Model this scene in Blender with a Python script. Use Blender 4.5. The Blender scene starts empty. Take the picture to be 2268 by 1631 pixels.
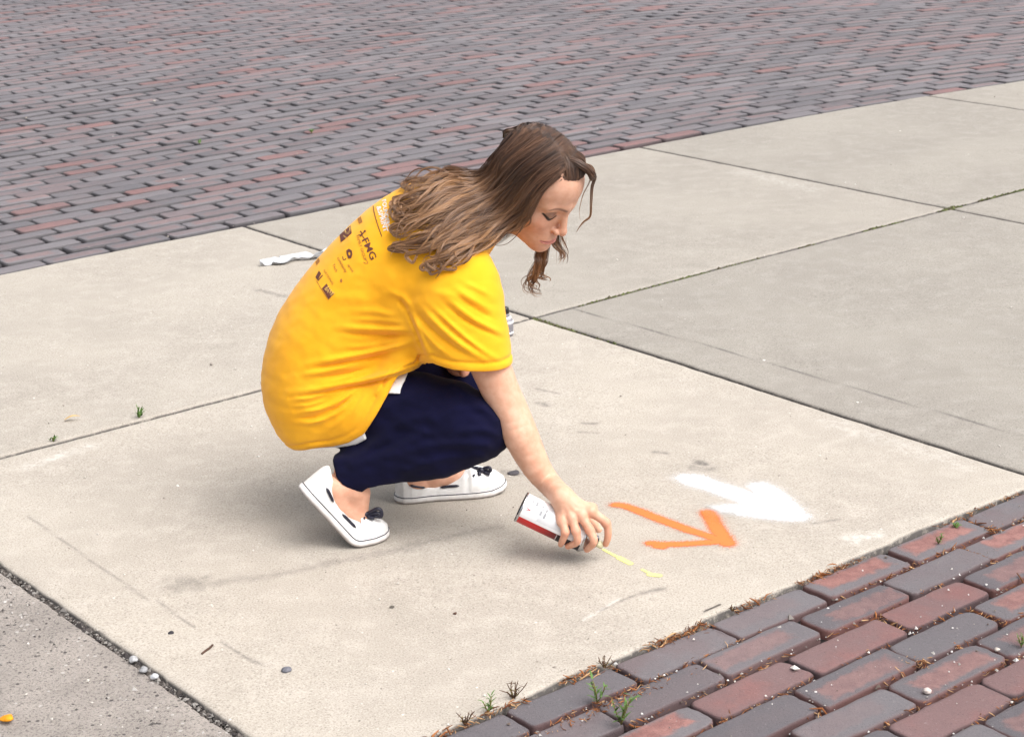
import bpy, bmesh, math, random
import numpy as np
from mathutils import Matrix, Vector
from mathutils.bvhtree import BVHTree

SC = bpy.context.scene
C = SC.collection
rng = np.random.default_rng(7)
random.seed(7)

# ------------------------------------------------------------------ camera, sky, sun, exposure
CAM_H = 1.6
cam_d = bpy.data.cameras.new('camera')
cam = bpy.data.objects.new('camera', cam_d)
C.objects.link(cam)
CAMX = np.array([0.99957356, -0.00905366, -0.02776204])
CAMY = np.array([0.02920103, 0.30991371, 0.95031616])
CAMZ = np.array([0.0, -0.95072158, 0.31004592])
CAMP = np.array([0.0, 0.0, CAM_H])
m = Matrix.Identity(4)
for i in range(3):
    m[i][0], m[i][1], m[i][2], m[i][3] = CAMX[i], CAMY[i], CAMZ[i], CAMP[i]
cam.matrix_world = m
cam_d.sensor_fit = 'HORIZONTAL'
cam_d.sensor_width = 36.0
cam_d.lens = 4134.0 / 2268.0 * 36.0
cam_d.clip_start = 0.05
cam_d.clip_end = 2000.0
cam_d.dof.use_dof = True
cam_d.dof.focus_distance = 4.05
cam_d.dof.aperture_fstop = 14.0
SC.camera = cam

SUN_DIR = Vector((0.50, -0.34, 0.95)).normalized()
w = bpy.data.worlds.new('World')
SC.world = w
w.use_nodes = True
nt = w.node_tree
bg = nt.nodes['Background']
sky = nt.nodes.new('ShaderNodeTexSky')
sky.sky_type = 'NISHITA'
sky.sun_disc = False
sky.sun_elevation = math.asin(SUN_DIR.z)
sky.sun_rotation = math.atan2(SUN_DIR.x, SUN_DIR.y)
sky.air_density = 1.0
sky.dust_density = 6.0
sky.ozone_density = 1.0
hsv = nt.nodes.new('ShaderNodeHueSaturation')
hsv.inputs['Saturation'].default_value = 0.22
nt.links.new(sky.outputs[0], hsv.inputs['Color'])
nt.links.new(hsv.outputs[0], bg.inputs['Color'])
bg.inputs['Strength'].default_value = 0.13
sun_d = bpy.data.lights.new('sun', 'SUN')
sun_d.energy = 0.9
sun_d.angle = math.radians(70)
sun_d.color = (1.0, 0.96, 0.90)
sun = bpy.data.objects.new('sun', sun_d)
C.objects.link(sun)
sun.rotation_euler = SUN_DIR.to_track_quat('Z', 'Y').to_euler()
SC.view_settings.view_transform = 'Standard'
SC.view_settings.look = 'None'
SC.view_settings.exposure = 1.0
SC.view_settings.gamma = 1.0

# ------------------------------------------------------------------ helpers
FPX, PCX, PCY = 4134.0, 1134.0, 815.5
def ray(px, py):
    d = CAMX * (px - PCX) / FPX - CAMY * (py - PCY) / FPX - CAMZ
    return d
def P(px, py, Y):
    "point of the plane y = Y that the photo shows at (px, py)"
    d = ray(px, py)
    return CAMP + d * (Y / d[1])
def G(px, py, z=0.0):
    "ground point the photo shows at (px, py)"
    d = ray(px, py)
    return CAMP + d * ((z - CAM_H) / d[2])
TH = math.radians(38.8)
UU = np.array([math.cos(TH), math.sin(TH)])
VV = np.array([math.sin(TH), -math.cos(TH)])
def uv2w(u, v):
    u = np.asarray(u, float); v = np.asarray(v, float)
    return u[..., None] * UU + v[..., None] * VV
def w2uv(p):
    p = np.asarray(p)
    return p[..., :2] @ UU, p[..., :2] @ VV
def Guv(px, py):
    g = G(px, py)
    return float(g[:2] @ UU), float(g[:2] @ VV)

def new_mesh(name, verts, faces, mats=(), parent=None, smooth=True, attrs=None, uvs=None, link=True):
    me = bpy.data.meshes.new(name)
    verts = np.asarray(verts, dtype=np.float32)
    if isinstance(faces, np.ndarray):
        nf, k = faces.shape
        me.vertices.add(len(verts)); me.vertices.foreach_set('co', verts.ravel())
        me.loops.add(nf * k); me.loops.foreach_set('vertex_index', faces.astype(np.int32).ravel())
        me.polygons.add(nf); me.polygons.foreach_set('loop_start', np.arange(0, nf * k, k, dtype=np.int32))
        me.update(calc_edges=True)
    else:
        me.from_pydata(verts.tolist(), [], faces)
    if smooth:
        me.polygons.foreach_set('use_smooth', np.ones(len(me.polygons), bool))
    if attrs:
        for k_, a in attrs.items():
            a = np.asarray(a, np.float32)
            if a.ndim == 1:
                at = me.attributes.new(k_, 'FLOAT', 'POINT'); at.data.foreach_set('value', a)
            else:
                at = me.attributes.new(k_, 'FLOAT_VECTOR', 'POINT'); at.data.foreach_set('vector', a.ravel())
    for mt in mats:
        me.materials.append(mt)
    me.validate()
    o = bpy.data.objects.new(name, me)
    if link: C.objects.link(o)
    if parent is not None: o.parent = parent
    return o
def tag(o, label=None, cat=None, group=None, kind=None):
    if label: o['label'] = label
    if cat: o['category'] = cat
    if group: o['group'] = group
    if kind: o['kind'] = kind
    return o
def empty(name, loc):
    o = bpy.data.objects.new(name, None)
    C.objects.link(o); o.location = loc; o.empty_display_size = 0.05
    return o
class MB:
    "collects raw geometry into one mesh"
    def __init__(s): s.v = []; s.f = []; s.n = 0; s.a = {}
    def add(s, verts, faces, **at):
        verts = np.asarray(verts, float)
        s.v.append(verts)
        s.f += [[i + s.n for i in f] for f in faces]
        for k in at: s.a.setdefault(k, []).append(np.full(len(verts), at[k]) if np.isscalar(at[k]) else np.asarray(at[k]))
        s.n += len(verts)
    def build(s, name, mats, parent=None, smooth=True):
        return new_mesh(name, np.concatenate(s.v), s.f, mats, parent, smooth,
                        {k: np.concatenate(x) for k, x in s.a.items()} or None)
def tube(path, rad, n=6, cap=True):
    path = np.asarray(path, float); k = len(path)
    rad = np.broadcast_to(np.asarray(rad, float), (k,))
    t = np.gradient(path, axis=0); t /= np.linalg.norm(t, axis=1)[:, None] + 1e-12
    ref = np.array([0, 0, 1.]) if abs(t[0, 2]) < .9 else np.array([1., 0, 0])
    V = []; a = np.linspace(0, 2 * np.pi, n, endpoint=False)
    u = np.cross(t[0], ref); u /= np.linalg.norm(u)
    for i in range(k):
        u = u - t[i] * (u @ t[i]); u /= np.linalg.norm(u) + 1e-12
        w_ = np.cross(t[i], u)
        V.append(path[i] + rad[i] * (np.cos(a)[:, None] * u + np.sin(a)[:, None] * w_))
    V = np.concatenate(V); F = []
    for i in range(k - 1):
        for j in range(n):
            j2 = (j + 1) % n
            F.append([i * n + j, i * n + j2, (i + 1) * n + j2, (i + 1) * n + j])
    if cap:
        F.append(list(range(n))[::-1]); F.append([(k - 1) * n + j for j in range(n)])
    return V, F
def spline(pts, n):
    "Catmull-Rom through pts"
    pts = np.asarray(pts, float)
    p = np.vstack([2 * pts[0] - pts[1], pts, 2 * pts[-1] - pts[-2]])
    k = len(pts) - 1
    s = np.linspace(0, k, n); i = np.minimum(s.astype(int), k - 1); t = (s - i)[:, None]
    a, b, c, d = p[i], p[i + 1], p[i + 2], p[i + 3]
    return .5 * (2 * b + (c - a) * t + (2 * a - 5 * b + 4 * c - d) * t * t + (3 * b - a - 3 * c + d) * t ** 3)
def vnoise(x, y, seed=0):
    "smooth value noise in 2D"
    xi = np.floor(x).astype(int); yi = np.floor(y).astype(int); fx = x - xi; fy = y - yi
    fx = fx * fx * (3 - 2 * fx); fy = fy * fy * (3 - 2 * fy)
    def h(a, b):
        n = (a * 374761393 + b * 668265263 + seed * 974711) & 0x7fffffff
        n = ((n ^ (n >> 13)) * 1274126177) & 0x7fffffff
        return ((n ^ (n >> 16)) & 0xffff) / 65535.
    return (h(xi, yi) * (1 - fx) + h(xi + 1, yi) * fx) * (1 - fy) + (h(xi, yi + 1) * (1 - fx) + h(xi + 1, yi + 1) * fx) * fy
def segdist(p, poly):
    "distance of 2D points to a polyline"
    d = np.full(len(p), 1e9)
    for a, b in zip(poly[:-1], poly[1:]):
        a = np.asarray(a, float); b = np.asarray(b, float); ab = b - a
        t = np.clip(((p - a) @ ab) / (ab @ ab + 1e-12), 0, 1)
        d = np.minimum(d, np.linalg.norm(p - a - t[:, None] * ab, axis=1))
    return d

# ------------------------------------------------------------------ material helpers
def srgb(r, g, b):
    f = lambda c: (c / 12.92 if c <= .04045 else ((c + .055) / 1.055) ** 2.4)
    return (f(r / 255.), f(g / 255.), f(b / 255.), 1.)
class MT:
    def __init__(s, name, rough=.6, spec=.5):
        s.m = bpy.data.materials.new(name); s.m.use_nodes = True
        s.t = s.m.node_tree; s.b = s.t.nodes['Principled BSDF']
        s.b.inputs['Roughness'].default_value = rough
        s.b.inputs['Specular IOR Level'].default_value = spec
    def n(s, typ, **kw):
        nd = s.t.nodes.new(typ)
        for k, v in kw.items():
            if hasattr(nd, k): setattr(nd, k, v)
            else: nd.inputs[k].default_value = v
        return nd
    def l(s, a, b): s.t.links.new(a, b)
    def attr(s, name): return s.n('ShaderNodeAttribute', attribute_name=name)
    def coord(s, kind='Object'):
        return s.n('ShaderNodeTexCoord').outputs[kind]
    def noise(s, vec, scale, detail=3, rough=.55):
        nd = s.n('ShaderNodeTexNoise'); nd.inputs['Scale'].default_value = scale
        nd.inputs['Detail'].default_value = detail; nd.inputs['Roughness'].default_value = rough
        s.l(vec, nd.inputs['Vector']); return nd.outputs['Fac']
    def ramp(s, fac, lo, hi, a=0., b=1.):
        nd = s.n('ShaderNodeMapRange'); nd.inputs['From Min'].default_value = lo; nd.inputs['From Max'].default_value = hi
        nd.inputs['To Min'].default_value = a; nd.inputs['To Max'].default_value = b
        nd.interpolation_type = 'SMOOTHSTEP'
        s.l(fac, nd.inputs['Value']); return nd.outputs[0]
    def mix(s, fac, a, b, mode='MIX'):
        nd = s.n('ShaderNodeMix', data_type='RGBA', blend_type=mode)
        for inp, x in ((nd.inputs[0], fac), (nd.inputs[6], a), (nd.inputs[7], b)):
            if hasattr(x, 'is_output'): s.l(x, inp)
            elif isinstance(x, (int, float)): inp.default_value = x
            else: inp.default_value = x
        return nd.outputs[2]
    def math(s, op, a, b=0.):
        nd = s.n('ShaderNodeMath', operation=op)
        for inp, x in ((nd.inputs[0], a), (nd.inputs[1], b)):
            if hasattr(x, 'is_output'): s.l(x, inp)
            else: inp.default_value = x
        return nd.outputs[0]
    def color(s, x):
        if hasattr(x, 'is_output'): s.l(x, s.b.inputs['Base Color'])
        else: s.b.inputs['Base Color'].default_value = x
        return s
    def bump(s, h, strength=.3, dist=.002):
        nd = s.n('ShaderNodeBump'); nd.inputs['Strength'].default_value = strength; nd.inputs['Distance'].default_value = dist
        s.l(h, nd.inputs['Height']); s.l(nd.outputs[0], s.b.inputs['Normal']); return s

# ---- concrete
def concrete_mat(name, base, dark, light, speck=1.0):
    M = MT(name, .85, .3)
    co = M.coord()
    big = M.noise(co, 1.7, 4); mid = M.noise(co, 14, 4, .6); fine = M.noise(co, 260, 3, .7); grain = M.noise(co, 900, 2, .7)
    c = M.mix(M.ramp(big, .35, .68), dark, base)
    c = M.mix(M.ramp(mid, .42, .72, 0, .75), c, light)
    blot = M.noise(co, 5.5, 5, .62)
    c = M.mix(M.ramp(blot, .54, .70, 0, .3), c, srgb(154, 147, 137))
    c = M.mix(M.ramp(fine, .30, .5, .62 * speck, 0.), c, srgb(98, 92, 84))
    c = M.mix(M.ramp(fine, .55, .70, 0, .6 * speck), c, srgb(206, 200, 188))
    c = M.mix(M.ramp(grain, .3, .7, .22, 0), c, srgb(110, 101, 94))
    # pits and pale stones
    vo = M.n('ShaderNodeTexVoronoi'); vo.inputs['Scale'].default_value = 42; M.l(co, vo.inputs['Vector'])
    pit = M.ramp(vo.outputs['Distance'], .05, .13, 1, 0)
    sel = M.n('ShaderNodeSeparateColor'); M.l(vo.outputs['Color'], sel.inputs[0])
    c = M.mix(M.math('MULTIPLY', pit, M.ramp(sel.outputs[0], .86, .92, 0, .75 * speck)), c, srgb(88, 82, 76))
    c = M.mix(M.math('MULTIPLY', pit, M.ramp(sel.outputs[1], .9, .95, 0, .8 * speck)), c, srgb(225, 220, 214))
    # a slab's own tone, stains, dust
    tone = M.attr('tone').outputs['Fac']
    c = M.mix(tone, c, M.mix(1., c, srgb(205, 208, 211), 'MULTIPLY'))
    st = M.attr('stain').outputs['Fac']
    c = M.mix(M.math('MULTIPLY', st, M.ramp(M.noise(co, 60, 4, .7), .2, .55)), c, srgb(86, 82, 80))
    du = M.attr('dust').outputs['Fac']
    c = M.mix(M.math('MULTIPLY', du, M.ramp(M.noise(co, 45, 4, .7), .35, .65)), c, srgb(222, 219, 214))
    M.color(c)
    h = M.math('ADD', fine, M.math('MULTIPLY', mid, 1.5))
    M.bump(h, .35, .0016)
    return M.m
MAT_CONC = concrete_mat('concrete', srgb(178, 170, 159), srgb(168, 160, 150), srgb(184, 176, 166))

def rough_mat():
    M = MT('coarse_concrete', .95, .2)
    co = M.coord()
    a = M.noise(co, 3.2, 4); b = M.noise(co, 190, 4, .75); d = M.noise(co, 620, 2, .7)
    c = M.mix(M.ramp(a, .4, .65), srgb(150, 143, 137), srgb(170, 162, 155))
    c = M.mix(M.ramp(b, .35, .5, .85, 0), c, srgb(88, 84, 84))
    c = M.mix(M.ramp(b, .58, .68, 0, .8), c, srgb(168, 163, 158))
    c = M.mix(M.ramp(d, .3, .6, .5, 0), c, srgb(95, 88, 84))
    vo = M.n('ShaderNodeTexVoronoi'); vo.inputs['Scale'].default_value = 85; M.l(co, vo.inputs['Vector'])
    sel = M.n('ShaderNodeSeparateColor'); M.l(vo.outputs['Color'], sel.inputs[0])
    st = M.ramp(vo.outputs['Distance'], .25, .4, 1, 0)
    c = M.mix(M.math('MULTIPLY', st, M.ramp(sel.outputs[0], .94, .96, 0, .6)), c, srgb(190, 186, 182))
    c = M.mix(M.math('MULTIPLY', st, M.ramp(sel.outputs[1], .92, .95, 0, .9)), c, srgb(70, 66, 66))
    M.color(c); M.bump(b, .9, .004)
    return M.m
MAT_ROUGH = rough_mat()

def soil_mat():
    M = MT('joint_soil', .95, .1)
    co = M.coord(); b = M.noise(co, 120, 4, .7)
    M.color(M.mix(b, srgb(20, 19, 22), srgb(50, 45, 44))); M.bump(b, .8, .004)
    return M.m
MAT_SOIL = soil_mat()

def brick_mat(name, far):
    M = MT(name, .85 if not far else .55, .25 if not far else .5)
    co = M.coord()
    loc = M.attr('loc'); r1 = M.attr('r1').outputs['Fac']; r2 = M.attr('r2').outputs['Fac']; edge = M.attr('edge').outputs['Fac']
    sx = M.n('ShaderNodeSeparateXYZ'); M.l(loc.outputs['Vector'], sx.inputs[0])
    n1 = M.noise(co, 34, 4, .65); n2 = M.noise(co, 220, 3, .7); n3 = M.noise(co, 9, 3)
    # grey fired skin
    grey = M.mix(r2, srgb(90, 87, 91), srgb(110, 106, 109)) if not far else M.mix(r2, srgb(92, 89, 93), srgb(116, 111, 114))
    grey = M.mix(M.ramp(n3, .35, .7, 0, .4), grey, srgb(104, 96, 99))
    # worn red face, away from the arrises
    yy = M.math('ABSOLUTE', M.math('ADD', sx.outputs[1], M.math('MULTIPLY', M.math('SUBTRACT', r2, .5), .022)))
    xx = M.math('ABSOLUTE', M.math('ADD', sx.outputs[0], M.math('MULTIPLY', M.math('SUBTRACT', r1, .3), .10)))
    ey = M.math('DIVIDE', M.math('SUBTRACT', .040, yy), .022)
    ex = M.math('DIVIDE', M.math('SUBTRACT', .112, xx), .030)
    e = M.math('ADD', M.math('MINIMUM', ex, ey), M.math('MULTIPLY', M.math('SUBTRACT', n1, .5), 1.6))
    worn = M.math('MULTIPLY', M.ramp(e, .35, 1.0), M.math('MULTIPLY', M.ramp(r1, .46, .54, 1 if not far else .42, 0), M.ramp(r2, .0, 1., .45, 1.)))
    red = M.mix(M.ramp(n1, .35, .65), srgb(128, 90, 86), srgb(148, 108, 102))
    c = M.mix(worn, grey, red)
    allred = M.ramp(r1, .85 if not far else .90, .88 if not far else .93, 0, .9)
    c = M.mix(allred, c, M.mix(n1, srgb(118, 82, 80), srgb(138, 98, 94)))
    mauve = M.math('MULTIPLY', M.ramp(r1, .70 if not far else .74, .78 if not far else .86, 0, .6 if not far else .4), M.ramp(n3, .3, .6))
    c = M.mix(mauve, c, srgb(108, 94, 95))
    c = M.mix(M.ramp(n2, .3, .5, .3, 0), c, srgb(84, 80, 84))
    pt = M.noise(co, 480, 2, .7)
    c = M.mix(M.ramp(pt, .30, .44, .55, 0), c, srgb(52, 48, 52))
    c = M.mix(M.ramp(n2, .62, .74, 0, .45), c, srgb(160, 152, 150))
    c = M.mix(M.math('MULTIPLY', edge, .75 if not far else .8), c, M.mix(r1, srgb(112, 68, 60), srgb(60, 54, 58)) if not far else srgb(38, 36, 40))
    wide = M.noise(co, .9, 4, .6)
    c = M.mix(M.ramp(wide, .38, .52, .16 if far else .12, 0), c, M.mix(1., c, srgb(176, 174, 178), 'MULTIPLY'))
    c = M.mix(M.ramp(wide, .52, .68, 0, .05 if far else .06), c, srgb(150, 142, 144))
    M.color(c)
    M.bump(M.math('ADD', M.math('ADD', n2, pt), M.math('MULTIPLY', n1, 2.)), .55, .002)
    return M.m
MAT_BRICK = brick_mat('paving_brick', False)
MAT_BRICK_FAR = brick_mat('road_brick', True)

def simple_mat(name, col, rough=.6, spec=.5, var=.25, scale=60, bump=0., metallic=0.):
    M = MT(name, rough, spec)
    co = M.coord(); n = M.noise(co, scale, 3)
    dk = tuple(c * (1 - var) for c in col[:3]) + (1,)
    M.color(M.mix(M.ramp(n, .3, .7), dk, col))
    M.b.inputs['Metallic'].default_value = metallic
    if bump: M.bump(n, bump, .001)
    return M.m

# ------------------------------------------------------------------ the ground
V_LOW, V_MID, V_TOP = -2.335, -4.165, -5.825
ULINES = [1.432, 3.435, 5.42, 7.215, 9.2, 11.2]
def bend(u):
    d = np.clip(np.asarray(u, float) - 5.3, 0, 6)
    return .030 * d * d
g_ = 600.
new = new_mesh('ground', [(-g_, -g_, -.021), (g_, -g_, -.021), (g_, g_, -.021), (-g_, g_, -.021)], [[0, 1, 2, 3]], [MAT_SOIL], smooth=False)
tag(new, kind='structure')

STAINS = [([(395, 1293), (430, 1297), (500, 1288), (620, 1270), (760, 1240), (900, 1210), (1000, 1185), (1100, 1165)], .016, .30),
          ([(395, 1293), (440, 1290)], .03, .42), ([(1540, 1035), (1570, 1040)], .018, .45), ([(1545, 1025), (1560, 1030)], .012, .8),
          ([(490, 1420), (530, 1448), (580, 1475)], .003, .6), ([(345, 1330), (430, 1390)], .003, .5),
          ([(1330, 1350), (1400, 1318), (1470, 1300)], .004, .6), ([(1420, 1312), (1470, 1301)], .007, .6),
          ([(60, 1140), (200, 1240), (330, 1330)], .003, .45), ([(1125, 1044), (1145, 1047)], .012, 1.0),
          ([(1190, 890), (1215, 895)], .010, .6), ([(1290, 935), (1320, 937)], .007, .7), ([(1285, 955), (1320, 958)], .006, .6),
          ([(1450, 1000), (1475, 1004)], .007, .6), ([(570, 640), (630, 655)], .010, .5), ([(1190, 860), (1240, 870)], .006, .5),
          ([(1800, 1160), (1860, 1150)], .004, .5)]
DUST = [([(1850, 940), (2000, 985), (2130, 1030)], .030, .2), ([(1290, 1372), (1370, 1325)], .004, .55),
        ([(1880, 1195), (1935, 1185)], .02, .45), ([(1830, 930), (1900, 945)], .03, .2), ([(60, 1030), (200, 985)], .02, .35),
        ([(1640, 380), (1800, 420)], .05, .15)]
def slab(mb, u0, u1, v0, v1, step, tone, z=0.0, nz=.0012, bent=False, rough=False):
    gap = .0068
    u0, u1, v0, v1 = u0 + gap, u1 - gap, v0 + gap, v1 - gap
    nu = max(4, int((u1 - u0) / step)); nv = max(4, int((v1 - v0) / step))
    ins = np.array([0, .0, .004, .010])
    us = np.r_[u0, u0, u0 + .004, np.linspace(u0 + .011, u1 - .011, nu), u1 - .004, u1, u1]
    vs = np.r_[v0, v0, v0 + .004, np.linspace(v0 + .011, v1 - .011, nv), v1 - .004, v1, v1]
    A, B = np.meshgrid(us, vs, indexing='ij')
    I, J = np.meshgrid(np.arange(len(us)), np.arange(len(vs)), indexing='ij')
    k = np.minimum(np.minimum(I, len(us) - 1 - I), np.minimum(J, len(vs) - 1 - J))
    zz = np.where(k == 0, -.05, np.where(k == 1, -.006, np.where(k == 2, -.0015, 0.)))
    zz = zz + np.where(k > 0, (vnoise(A * 1.4, B * 1.4, 3) - .5) * .006 + (vnoise(A * 9, B * 9, 5) - .5) * nz, 0) + z
    if rough: zz = zz + np.where(k > 1, (vnoise(A * 40, B * 40, 8) - .5) * .004, 0)
    # chipped arrises
    chip = np.where((k == 1) | (k == 2), (vnoise(A * 30, B * 30, 9) - .5) * .006, 0)
    Bb = B + chip * .6; Aa = A + chip * .6
    if bent:
        wgt = np.clip((V_MID - Bb) / (V_MID - V_TOP), 0, 1)
        Bb = Bb + bend(Aa) * wgt
    else:
        lowe = np.abs(B - V_LOW) < .03
        Bb = Bb + np.where(lowe & (k > 0), (vnoise(A * 5, B * 0 + 3, 11) - .5) * .010 + (vnoise(A * 17, B * 0, 12) - .5) * .008, 0)
    xy = uv2w(Aa, Bb)
    V = np.concatenate([xy, zz[..., None]], -1).reshape(-1, 3)
    a, b = len(us), len(vs)
    idx = np.arange(a * b).reshape(a, b)
    F = np.stack([idx[:-1, :-1], idx[1:, :-1], idx[1:, 1:], idx[:-1, 1:]], -1).reshape(-1, 4)[:, ::-1]
    p2 = V[:, :2]
    def paint(lst):
        s = np.zeros(len(V))
        for poly, wd, am in lst:
            q = [G(*p)[:2] for p in poly]
            c = np.mean(q, 0)
            near = np.linalg.norm(p2 - c, axis=1) < 1.0
            if near.any():
                jit = (vnoise(p2[near, 0] * 60, p2[near, 1] * 60, 21) - .5) * wd * 1.2
                d = segdist(p2[near], q) + jit
                s[near] = np.maximum(s[near], am * np.exp(-np.clip(d, 0, 9) ** 2 / wd ** 2))
        return s
    st = paint(STAINS) if not rough else np.zeros(len(V)); du = paint(DUST) if not rough else np.zeros(len(V))
    st = np.where((k == 0).ravel() | (k == 1).ravel(), 1., st)
    # a tooled line beside the long joint
    if abs(u0 - 3.4405) < .02 and not bent:
        A_ = A.ravel(); B_ = B.ravel()
        line = 3.585 + (B_ + 4.) * .036
        st = np.maximum(st, .85 * np.exp(-((A_ - line) / .0035) ** 2))
    mb.append((V, F, np.full(len(V), tone), st, du))
def finish(parts, name, mat):
    V = []; F = []; t = []; s = []; d = []; n = 0
    for a in parts:
        V.append(a[0]); F.append(a[1] + n); n += len(a[0]); t.append(a[2]); s.append(a[3]); d.append(a[4])
    return tag(new_mesh(name, np.concatenate(V), np.concatenate(F), [mat], attrs={'tone': np.concatenate(t), 'stain': np.concatenate(s), 'dust': np.concatenate(d)}), kind='structure')
parts = []
slab(parts, 1.432 + .001, 3.435, V_MID, V_LOW, .006, .0)
slab(parts, 3.435, 5.42, V_MID, V_LOW, .010, .75)
slab(parts, 5.42, 7.215, V_MID, V_LOW, .02, .7)
slab(parts, 7.215, 9.2, V_MID, V_LOW, .03, .6)
slab(parts, 9.2, 11.2, V_MID, V_LOW, .05, .6)
slab(parts, 9.2, 11.2, V_TOP, V_MID, .05, .6, bent=True)
slab(parts, -2.6, -.57, V_TOP, V_MID, .06, .3, bent=True)
slab(parts, -.57, 1.432, V_TOP, V_MID, .04, .3, bent=True)
slab(parts, 1.432, 3.435, V_TOP, V_MID, .012, .22, bent=True)
slab(parts, 3.435, 5.42, V_TOP, V_MID, .012, .55, bent=True)
slab(parts, 5.42, 7.215, V_TOP, V_MID, .02, .7, bent=True)
slab(parts, 7.215, 9.2, V_TOP, V_MID, .03, .65, bent=True)
finish(parts, 'pavement', MAT_CONC)
parts = []
slab(parts, -1.6, 1.432 + .002, V_MID, -2.0, .008, .0, z=-.006, rough=True)
finish(parts, 'coarse_pavement', MAT_ROUGH)

# ---- bricks
def brick_field(rows, name, detail):
    "rows: list of (v centre offset function, list of (u0,u1)); one mesh of separate bricks"
    V = []; F = []; LOC = []; R1 = []; R2 = []; ED = []; n = 0
    ang = []
    nc = 4 if detail else 2
    for cx, cy, a0 in ((1, 1, 0), (-1, 1, 90), (-1, -1, 180), (1, -1, 270)):
        for k in range(nc): ang.append((cx, cy, math.radians(a0 + 90 * (k / (nc - 1)))))
    ns = 6 if detail else 1
    for (u0, u1, vc, hw, vf) in rows:
        hx = (u1 - u0) / 2; cu = (u0 + u1) / 2
        r1, r2 = random.random(), random.random()
        rad0 = .008 + random.random() * (.014 if detail else .006)
        tz = random.uniform(-.004, .002) if detail else random.uniform(-.003, .0015)
        tx, ty = random.uniform(-.012, .012), random.uniform(-.03, .03)
        rz = random.uniform(-.012, .012)
        # outline with rounded corners and extra points on the sides
        pts = []
        for q, (cx, cy, a) in enumerate(ang):
            rr = rad0 * random.uniform(.8, 1.2)
            pts.append((cx * (hx - rr) + rr * math.cos(a), cy * (hw - rr) + rr * math.sin(a)))
            if (q + 1) % nc == 0 and detail:
                nx_ = ang[(q + 1) % len(ang)]
                x2, y2 = nx_[0] * (hx - rr) + rr * math.cos(nx_[2]), nx_[1] * (hw - rr) + rr * math.sin(nx_[2])
                x1, y1 = pts[-1]
                m_ = ns if abs(x2 - x1) > abs(y2 - y1) else 2
                for k in range(1, m_ + 1):
                    t = k / (m_ + 1)
                    pts.append((x1 + (x2 - x1) * t + random.gauss(0, .0008), y1 + (y2 - y1) * t + random.gauss(0, .0008)))
        pts = np.array(pts); L = len(pts)
        b = .0022 + random.random() * .002
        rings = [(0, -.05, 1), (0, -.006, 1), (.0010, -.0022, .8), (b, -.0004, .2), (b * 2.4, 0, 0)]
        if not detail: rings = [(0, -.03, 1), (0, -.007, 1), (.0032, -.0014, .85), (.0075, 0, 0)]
        vv = []; ed = []
        for ins, z, e in rings:
            s = np.c_[pts[:, 0] * (hx - ins) / hx, pts[:, 1] * (hw - ins) / hw]
            zz = z + tz + s[:, 0] * tx + s[:, 1] * ty + (np.random.default_rng(n).normal(0, .0006, L) if (z > -.01 and detail) else 0)
            vv.append(np.c_[s, zz]); ed += [e] * L
        vv = np.concatenate(vv)
        ca, sa = math.cos(rz), math.sin(rz)
        uu = cu + vv[:, 0] * ca - vv[:, 1] * sa; v_ = vc + vv[:, 0] * sa + vv[:, 1] * ca
        if vf: v_ = v_ + bend(uu)
        xy = uv2w(uu, v_)
        sag = (float(vnoise(np.array([cu * 1.1]), np.array([vc * 1.1]), 61)[0]) - .5) * .016 if vf else 0.
        V.append(np.c_[xy, vv[:, 2] + sag])
        LOC.append(np.c_[vv[:, :2] * np.array([.12 / hx, .044 / hw]), np.zeros(len(vv))])
        R1 += [r1] * len(vv); R2 += [r2] * len(vv); ED += ed
        for q in range(len(rings) - 1):
            for j in range(L):
                j2 = (j + 1) % L
                F.append([n + q * L + j, n + q * L + j2, n + (q + 1) * L + j2, n + (q + 1) * L + j])
        F.append([n + (len(rings) - 1) * L + j for j in range(L)])
        n += len(vv)
    # winding: uv frame is left-handed with respect to the world
    F = [f[::-1] for f in F]
    o = new_mesh(name, np.concatenate(V), F, [MAT_BRICK if detail else MAT_BRICK_FAR], attrs={'loc': np.concatenate(LOC), 'r1': R1, 'r2': R2, 'edge': ED})
    return tag(o, kind='structure')
rows = []
starts = {0: 2.857, 1: 2.730, 2: 2.604, 3: 2.507}
NEAR_ROWS = []
for r in range(-0, 16):
    s0 = starts.get(r, 2.507 - .118 * (r - 3))
    vc = V_LOW + .006 + .0975 * r + .044
    NEAR_ROWS.append((vc, s0))
    k0 = math.floor((-.8 - s0) / .2575); k1 = math.ceil((7.4 - s0) / .2575)
    for k in range(k0, k1):
        a = s0 + k * .2575 + random.uniform(-.004, .004)
        gp = random.uniform(.003, .008)
        rows.append((a + gp, a + .2575 - gp * .6, vc + random.uniform(-.003, .003), .0440 - random.uniform(0, .003), False))
brick_field(rows, 'brick_paving', True)
rows = []
def in_view(u, v):
    p = uv2w(u, v)
    x, y = p[..., 0], p[..., 1]
    return (y > 1.0) & (y < 18.5) & (np.abs(x) < .276 * (y + 1.0) + 2.6)
for r in range(0, 135):
    vc = V_TOP - .006 - .0945 * (r + .5)
    off = (r % 2) * .122 + random.uniform(-.025, .025)
    k = np.arange(-50, 90); a = off + k * .2425
    ok = in_view(a, np.full(len(a), vc))
    for x in a[ok]:
        gp = random.uniform(.003, .007)
        rows.append((x + gp + random.uniform(-.004, .004), x + .2425 - gp, vc + random.uniform(-.002, .002), .0426 - random.uniform(0, .002), True))
brick_field(rows, 'brick_road', False)
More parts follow.
